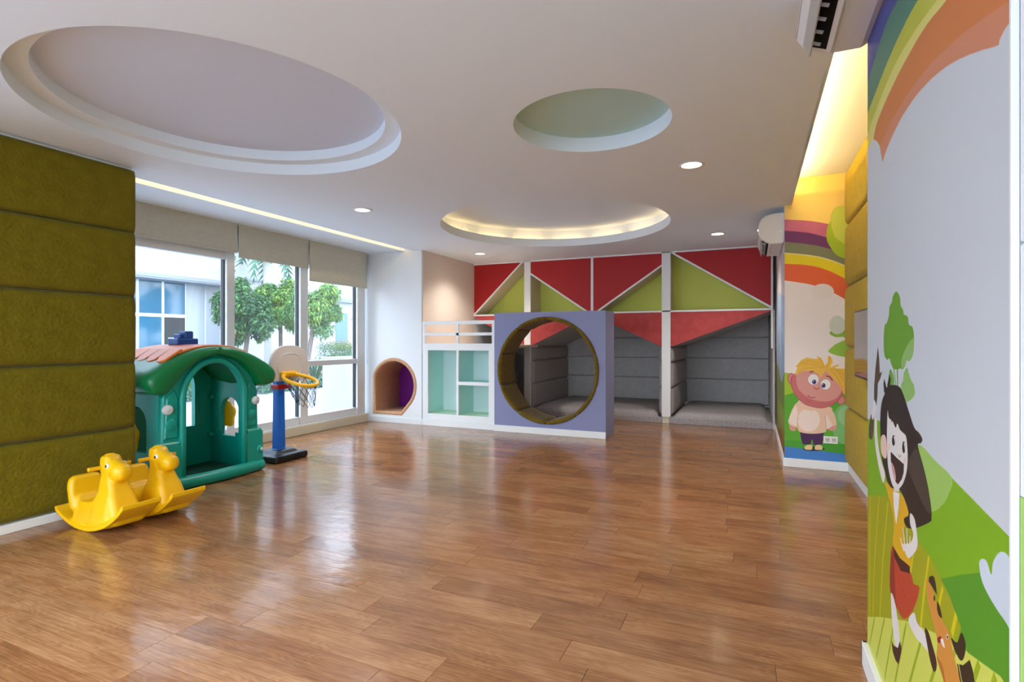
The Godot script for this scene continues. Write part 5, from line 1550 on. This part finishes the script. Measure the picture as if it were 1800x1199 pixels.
const BOY_PRINT := [
	["p", 250, 216, 120, 0, [200, 3118, 833, 3023, 833, 2135, 641, 2288, 466, 2336, 200, 2376]],
	["p", 206, 110, 140, 0, [200, 2376, 238, 2371, 293, 2363, 354, 2354, 415, 2345, 466, 2336, 506, 2327, 541, 2318, 574, 2309, 606, 2299, 641, 2288, 681, 2273, 726, 2256, 770, 2239, 807, 2224, 833, 2214, 833, 2083, 804, 2094, 763, 2111, 715, 2130, 667, 2148, 625, 2165, 591, 2178, 562, 2190, 534, 2201, 503, 2212, 466, 2223, 416, 2233, 356, 2244, 294, 2254, 239, 2263, 200, 2269]],
	["p", 112, 52, 108, 0, [200, 2269, 239, 2263, 294, 2254, 356, 2244, 416, 2233, 466, 2223, 503, 2212, 534, 2201, 562, 2190, 591, 2178, 625, 2165, 667, 2148, 715, 2130, 763, 2111, 804, 2094, 833, 2083, 833, 1979, 804, 1991, 763, 2009, 715, 2030, 667, 2050, 625, 2066, 591, 2079, 562, 2089, 534, 2098, 503, 2106, 466, 2115, 416, 2126, 356, 2137, 294, 2148, 239, 2158, 200, 2165]],
	["p", 132, 134, 104, 0, [200, 2165, 239, 2158, 294, 2148, 356, 2137, 416, 2126, 466, 2115, 503, 2106, 534, 2098, 562, 2089, 591, 2079, 625, 2066, 667, 2050, 715, 2030, 763, 2009, 804, 1991, 833, 1979, 833, 1864, 824, 1869, 813, 1876, 799, 1884, 781, 1894, 761, 1904, 737, 1916, 710, 1930, 679, 1945, 648, 1959, 618, 1971, 590, 1982, 563, 1991, 535, 1999, 503, 2007, 466, 2016, 416, 2025, 356, 2035, 294, 2044, 239, 2052, 200, 2058]],
	["p", 232, 220, 150, 0, [200, 2058, 239, 2052, 294, 2044, 356, 2035, 416, 2025, 466, 2016, 503, 2007, 535, 1999, 563, 1991, 590, 1982, 618, 1971, 648, 1959, 679, 1945, 710, 1930, 737, 1916, 761, 1904, 781, 1894, 799, 1884, 813, 1876, 824, 1869, 833, 1864, 833, 1848, 824, 1853, 813, 1860, 799, 1869, 781, 1878, 761, 1889, 737, 1901, 710, 1915, 679, 1931, 648, 1945, 618, 1958, 590, 1968, 563, 1977, 535, 1986, 503, 1994, 466, 2002, 416, 2012, 356, 2022, 294, 2032, 239, 2041, 200, 2047]],
	["p", 232, 212, 30, 0, [200, 2047, 239, 2041, 294, 2032, 356, 2022, 416, 2012, 466, 2002, 503, 1994, 535, 1986, 563, 1977, 590, 1968, 618, 1958, 648, 1945, 679, 1931, 710, 1915, 737, 1901, 761, 1889, 781, 1878, 799, 1869, 813, 1860, 824, 1853, 833, 1848, 833, 1733, 824, 1739, 812, 1746, 798, 1756, 781, 1766, 761, 1778, 739, 1793, 714, 1809, 687, 1827, 659, 1844, 629, 1859, 600, 1872, 571, 1885, 540, 1896, 505, 1907, 466, 1916, 416, 1925, 355, 1932, 293, 1939, 239, 1944, 200, 1948]],
	["p", 232, 104, 56, 0, [200, 1948, 239, 1944, 293, 1939, 355, 1932, 416, 1925, 466, 1916, 505, 1907, 540, 1896, 571, 1885, 600, 1872, 629, 1859, 659, 1844, 687, 1827, 714, 1809, 739, 1793, 761, 1778, 781, 1766, 798, 1756, 812, 1746, 824, 1739, 833, 1733, 833, 1535, 824, 1542, 812, 1551, 798, 1563, 781, 1576, 761, 1589, 739, 1605, 714, 1622, 687, 1640, 659, 1657, 629, 1673, 600, 1688, 571, 1701, 540, 1714, 505, 1727, 466, 1739, 416, 1751, 355, 1764, 293, 1776, 239, 1787, 200, 1794]],
	["p", 236, 226, 220, 0, [680, 1658, 675, 1635, 662, 1615, 642, 1599, 616, 1590, 588, 1587, 559, 1592, 533, 1603, 512, 1620, 499, 1642, 494, 1665, 499, 1688, 512, 1708, 533, 1724, 559, 1734, 588, 1736, 616, 1731, 642, 1720, 662, 1702, 675, 1681]],
	["s", 168, 194, 44, 0, [833, 2448, 761, 2448, 698, 2441, 657, 2387, 652, 2321, 625, 2258, 620, 2152, 652, 2070, 698, 2001, 761, 1962, 833, 1953]],
	["s", 204, 212, 84, 0, [833, 2448, 761, 2448, 698, 2441, 657, 2387, 652, 2321, 675, 2200, 721, 2131, 833, 2083]],
	["s", 136, 184, 60, 0, [643, 1275, 698, 1328, 761, 1358, 833, 1378, 833, 1227, 743, 1238, 689, 1238]],
	["p", 206, 210, 198, 0, [773, 1348, 769, 1321, 760, 1297, 746, 1278, 727, 1266, 707, 1262, 687, 1266, 668, 1278, 653, 1298, 644, 1322, 641, 1349, 644, 1376, 653, 1401, 668, 1420, 687, 1432, 707, 1436, 727, 1431, 746, 1418, 760, 1399, 769, 1375]],
	["s", 150, 192, 70, 0, [634, 1103, 675, 1156, 698, 1174, 761, 1206, 833, 1222, 833, 1039, 761, 1054, 698, 1069]],
	["p", 160, 194, 44, 0, [244, 901, 291, 896, 346, 885, 411, 856, 411, 659, 244, 652]],
	["p", 94, 172, 48, 0, [244, 673, 295, 687, 346, 708, 501, 714, 852, 718, 852, 139, 244, 164]],
	["p", 130, 192, 116, 0, [869, 439, 864, 382, 849, 330, 827, 287, 798, 258, 766, 247, 734, 253, 705, 278, 682, 317, 667, 369, 662, 426, 667, 485, 682, 538, 705, 580, 734, 608, 766, 619, 798, 611, 827, 587, 849, 547, 864, 496]],
	["p", 156, 204, 140, 0, [839, 517, 836, 489, 827, 464, 813, 443, 795, 429, 775, 423, 755, 427, 737, 438, 722, 458, 713, 482, 710, 510, 713, 538, 722, 564, 737, 585, 755, 599, 775, 604, 795, 601, 813, 589, 827, 570, 836, 545]],
	["p", 76, 160, 50, 0, [244, 253, 411, 250, 609, 250, 852, 244, 852, 139, 244, 164]],
	["p", 72, 130, 204, 0, [244, 192, 291, 189, 537, 173, 779, 157, 852, 153, 852, 39, 244, 54]],
	["p", 34, 56, 36, 0, [604, 193, 600, 187, 587, 180, 568, 174, 543, 169, 515, 166, 487, 164, 462, 165, 442, 168, 429, 173, 424, 179, 429, 185, 442, 192, 462, 198, 487, 203, 515, 207, 543, 208, 568, 207, 587, 204, 600, 199]],
	["s", 240, 208, 152, 0, [438, 180, 447, 208, 474, 221, 501, 216, 500, 180, 467, 173]],
	["s", 240, 208, 152, 0, [524, 182, 528, 215, 555, 227, 582, 217, 585, 185, 551, 179]],
	["p", 80, 44, 90, 0, [400, 348, 598, 366, 594, 279, 582, 232, 515, 222, 501, 278, 488, 225, 424, 220, 408, 276]],
	["s", 238, 200, 172, 0, [383, 616, 337, 552, 309, 467, 302, 425, 318, 392, 374, 375, 388, 345, 438, 328, 528, 329, 609, 350, 619, 391, 662, 394, 697, 421, 692, 489, 670, 549, 644, 588, 501, 622]],
	["p", 244, 224, 212, 0, [566, 461, 562, 427, 549, 395, 528, 369, 503, 352, 474, 345, 446, 348, 420, 362, 399, 385, 386, 416, 381, 450, 386, 485, 399, 517, 420, 543, 446, 560, 474, 567, 503, 563, 528, 549, 549, 525, 562, 495]],
	["p", 238, 200, 172, 0, [365, 600, 411, 555, 501, 540, 573, 584, 591, 626, 392, 637]],
	["s", 244, 224, 212, 0, [309, 462, 337, 531, 367, 584, 381, 481, 374, 393, 307, 423]],
	["s", 244, 224, 212, 0, [609, 515, 631, 485, 665, 414, 617, 383]],
	["l", 206, 140, 110, 4, [381, 481, 379, 388, 390, 345]],
	["l", 206, 140, 110, 4, [607, 515, 616, 383]],
	["s", 228, 156, 146, 0, [314, 396, 355, 380, 367, 354, 337, 341, 314, 363]],
	["s", 228, 156, 146, 0, [635, 384, 679, 415, 700, 407, 693, 380, 653, 365]],
	["p", 180, 84, 90, 0, [357, 844, 356, 828, 351, 813, 344, 801, 336, 794, 326, 791, 316, 793, 307, 800, 300, 812, 296, 826, 294, 842, 296, 858, 300, 873, 307, 885, 316, 892, 326, 895, 336, 893, 344, 886, 351, 874, 356, 860]],
	["p", 220, 136, 134, 0, [354, 844, 352, 829, 349, 816, 343, 806, 335, 799, 327, 796, 318, 798, 311, 805, 305, 815, 301, 828, 300, 842, 301, 857, 305, 870, 311, 881, 318, 887, 327, 890, 335, 888, 343, 881, 349, 871, 352, 858]],
	["p", 180, 84, 90, 0, [770, 654, 768, 641, 764, 629, 757, 620, 748, 613, 738, 611, 729, 612, 720, 618, 713, 627, 709, 639, 707, 652, 709, 665, 713, 677, 720, 686, 729, 693, 738, 695, 748, 694, 757, 688, 764, 679, 768, 667]],
	["p", 220, 136, 134, 0, [764, 654, 763, 643, 759, 632, 753, 623, 746, 618, 738, 616, 729, 617, 722, 622, 716, 630, 712, 640, 711, 652, 712, 663, 716, 674, 722, 682, 729, 688, 738, 690, 746, 689, 753, 684, 759, 676, 763, 666]],
	["s", 170, 72, 84, 0, [342, 877, 408, 921, 482, 944, 592, 946, 682, 875, 748, 774, 753, 723, 722, 660, 664, 604, 592, 573, 519, 576, 436, 603, 370, 674, 331, 749, 321, 823]],
	["s", 206, 112, 114, 0, [346, 875, 411, 918, 483, 940, 591, 942, 679, 873, 744, 774, 749, 724, 718, 662, 662, 607, 591, 577, 519, 580, 438, 606, 374, 676, 335, 749, 326, 822]],
	["s", 220, 156, 146, 0, [372, 886, 411, 918, 483, 940, 591, 942, 679, 873, 731, 784, 742, 744, 697, 669, 609, 635, 501, 651, 415, 709, 374, 782]],
	["p", 190, 110, 110, 0, [560, 839, 557, 822, 551, 807, 540, 795, 527, 787, 512, 784, 497, 786, 484, 793, 473, 805, 467, 820, 464, 837, 467, 853, 473, 869, 484, 881, 497, 889, 512, 892, 527, 890, 540, 883, 551, 871, 557, 856]],
	["p", 240, 238, 236, 0, [557, 839, 555, 823, 548, 809, 539, 797, 526, 790, 512, 787, 498, 789, 486, 796, 476, 807, 469, 821, 467, 837, 469, 853, 476, 867, 486, 879, 498, 886, 512, 889, 526, 887, 539, 880, 548, 869, 555, 855]],
	["p", 92, 80, 152, 0, [536, 816, 536, 809, 533, 803, 529, 798, 524, 794, 518, 793, 513, 794, 508, 797, 504, 802, 501, 808, 500, 815, 501, 822, 504, 828, 508, 833, 513, 837, 518, 838, 524, 837, 529, 834, 533, 829, 536, 823]],
	["p", 40, 30, 60, 0, [527, 816, 527, 812, 526, 809, 524, 806, 521, 804, 518, 803, 516, 804, 513, 805, 511, 808, 510, 811, 510, 815, 510, 819, 511, 823, 513, 825, 516, 827, 518, 828, 521, 827, 524, 826, 526, 823, 527, 820]],
	["p", 240, 240, 245, 0, [517, 824, 517, 822, 516, 821, 515, 819, 514, 819, 513, 818, 512, 819, 511, 819, 510, 820, 510, 822, 510, 823, 510, 825, 510, 827, 511, 828, 512, 828, 513, 829, 514, 829, 515, 828, 516, 827, 517, 825]],
	["p", 190, 110, 110, 0, [655, 796, 653, 780, 647, 766, 638, 754, 626, 746, 612, 743, 599, 745, 587, 752, 577, 763, 571, 778, 569, 794, 571, 810, 577, 824, 587, 836, 599, 844, 612, 847, 626, 845, 638, 838, 647, 827, 653, 812]],
	["p", 240, 238, 236, 0, [653, 796, 651, 781, 645, 767, 636, 756, 625, 749, 612, 746, 600, 748, 588, 755, 579, 765, 573, 779, 571, 794, 573, 809, 579, 823, 588, 834, 600, 841, 612, 844, 625, 842, 636, 835, 645, 825, 651, 811]],
	["p", 92, 80, 152, 0, [612, 785, 611, 778, 609, 772, 605, 766, 600, 763, 594, 762, 589, 763, 584, 766, 580, 771, 578, 777, 577, 784, 578, 791, 580, 797, 584, 802, 589, 805, 594, 807, 600, 806, 605, 803, 609, 798, 611, 792]],
	["p", 40, 30, 60, 0, [603, 785, 603, 781, 602, 777, 600, 775, 597, 773, 594, 772, 592, 772, 589, 774, 587, 777, 586, 780, 586, 784, 586, 788, 587, 791, 589, 794, 592, 796, 594, 796, 597, 796, 600, 794, 602, 792, 603, 788]],
	["p", 240, 240, 245, 0, [593, 792, 592, 791, 592, 789, 591, 788, 590, 787, 589, 787, 588, 787, 587, 788, 586, 789, 586, 791, 586, 792, 586, 794, 586, 795, 587, 796, 588, 797, 589, 797, 590, 797, 591, 796, 592, 795, 592, 794]],
	["l", 132, 70, 44, 11, [482, 905, 519, 918, 545, 913, 564, 895]],
	["l", 132, 70, 44, 11, [616, 874, 644, 868, 669, 834]],
	["p", 206, 124, 112, 0, [562, 763, 560, 756, 557, 750, 552, 745, 545, 742, 537, 740, 530, 741, 523, 744, 518, 748, 514, 754, 513, 761, 514, 768, 518, 774, 523, 779, 530, 782, 537, 783, 545, 783, 552, 780, 557, 775, 560, 769]],
	["p", 226, 164, 150, 0, [557, 774, 556, 770, 554, 766, 550, 764, 545, 762, 539, 761, 534, 761, 529, 763, 525, 765, 522, 769, 521, 773, 522, 776, 525, 780, 529, 783, 534, 785, 539, 785, 545, 785, 550, 783, 554, 781, 556, 778]],
	["l", 140, 50, 60, 6, [463, 686, 491, 666, 528, 670]],
	["l", 190, 90, 96, 5, [454, 642, 472, 628, 494, 632]],
	["p", 236, 188, 72, 0, [355, 870, 378, 948, 365, 958, 411, 1019, 456, 1043, 528, 1031, 555, 1034, 534, 1064, 578, 1039, 607, 971, 630, 1004, 631, 1067, 660, 1047, 670, 1005, 646, 952, 679, 972, 718, 983, 719, 971, 683, 949, 766, 944, 801, 896, 801, 766, 756, 704, 742, 764, 697, 823, 640, 892, 617, 931, 586, 881, 570, 848, 557, 890, 501, 922, 429, 916]],
	["l", 196, 136, 44, 3, [369, 956, 429, 985, 501, 982, 582, 942]],
	["l", 196, 136, 44, 3, [392, 985, 465, 1014, 537, 998, 591, 952]],
	["l", 196, 136, 44, 3, [542, 1054, 578, 1008, 598, 953]],
	["l", 196, 136, 44, 3, [644, 1055, 640, 994, 617, 943]],
	["l", 196, 136, 44, 3, [653, 944, 714, 915, 757, 825]],
	["l", 196, 136, 44, 3, [644, 931, 697, 884, 749, 764]],
	["l", 196, 136, 44, 3, [679, 944, 740, 915, 766, 855]],
	["l", 196, 136, 44, 3, [383, 896, 447, 944, 528, 946]],
]
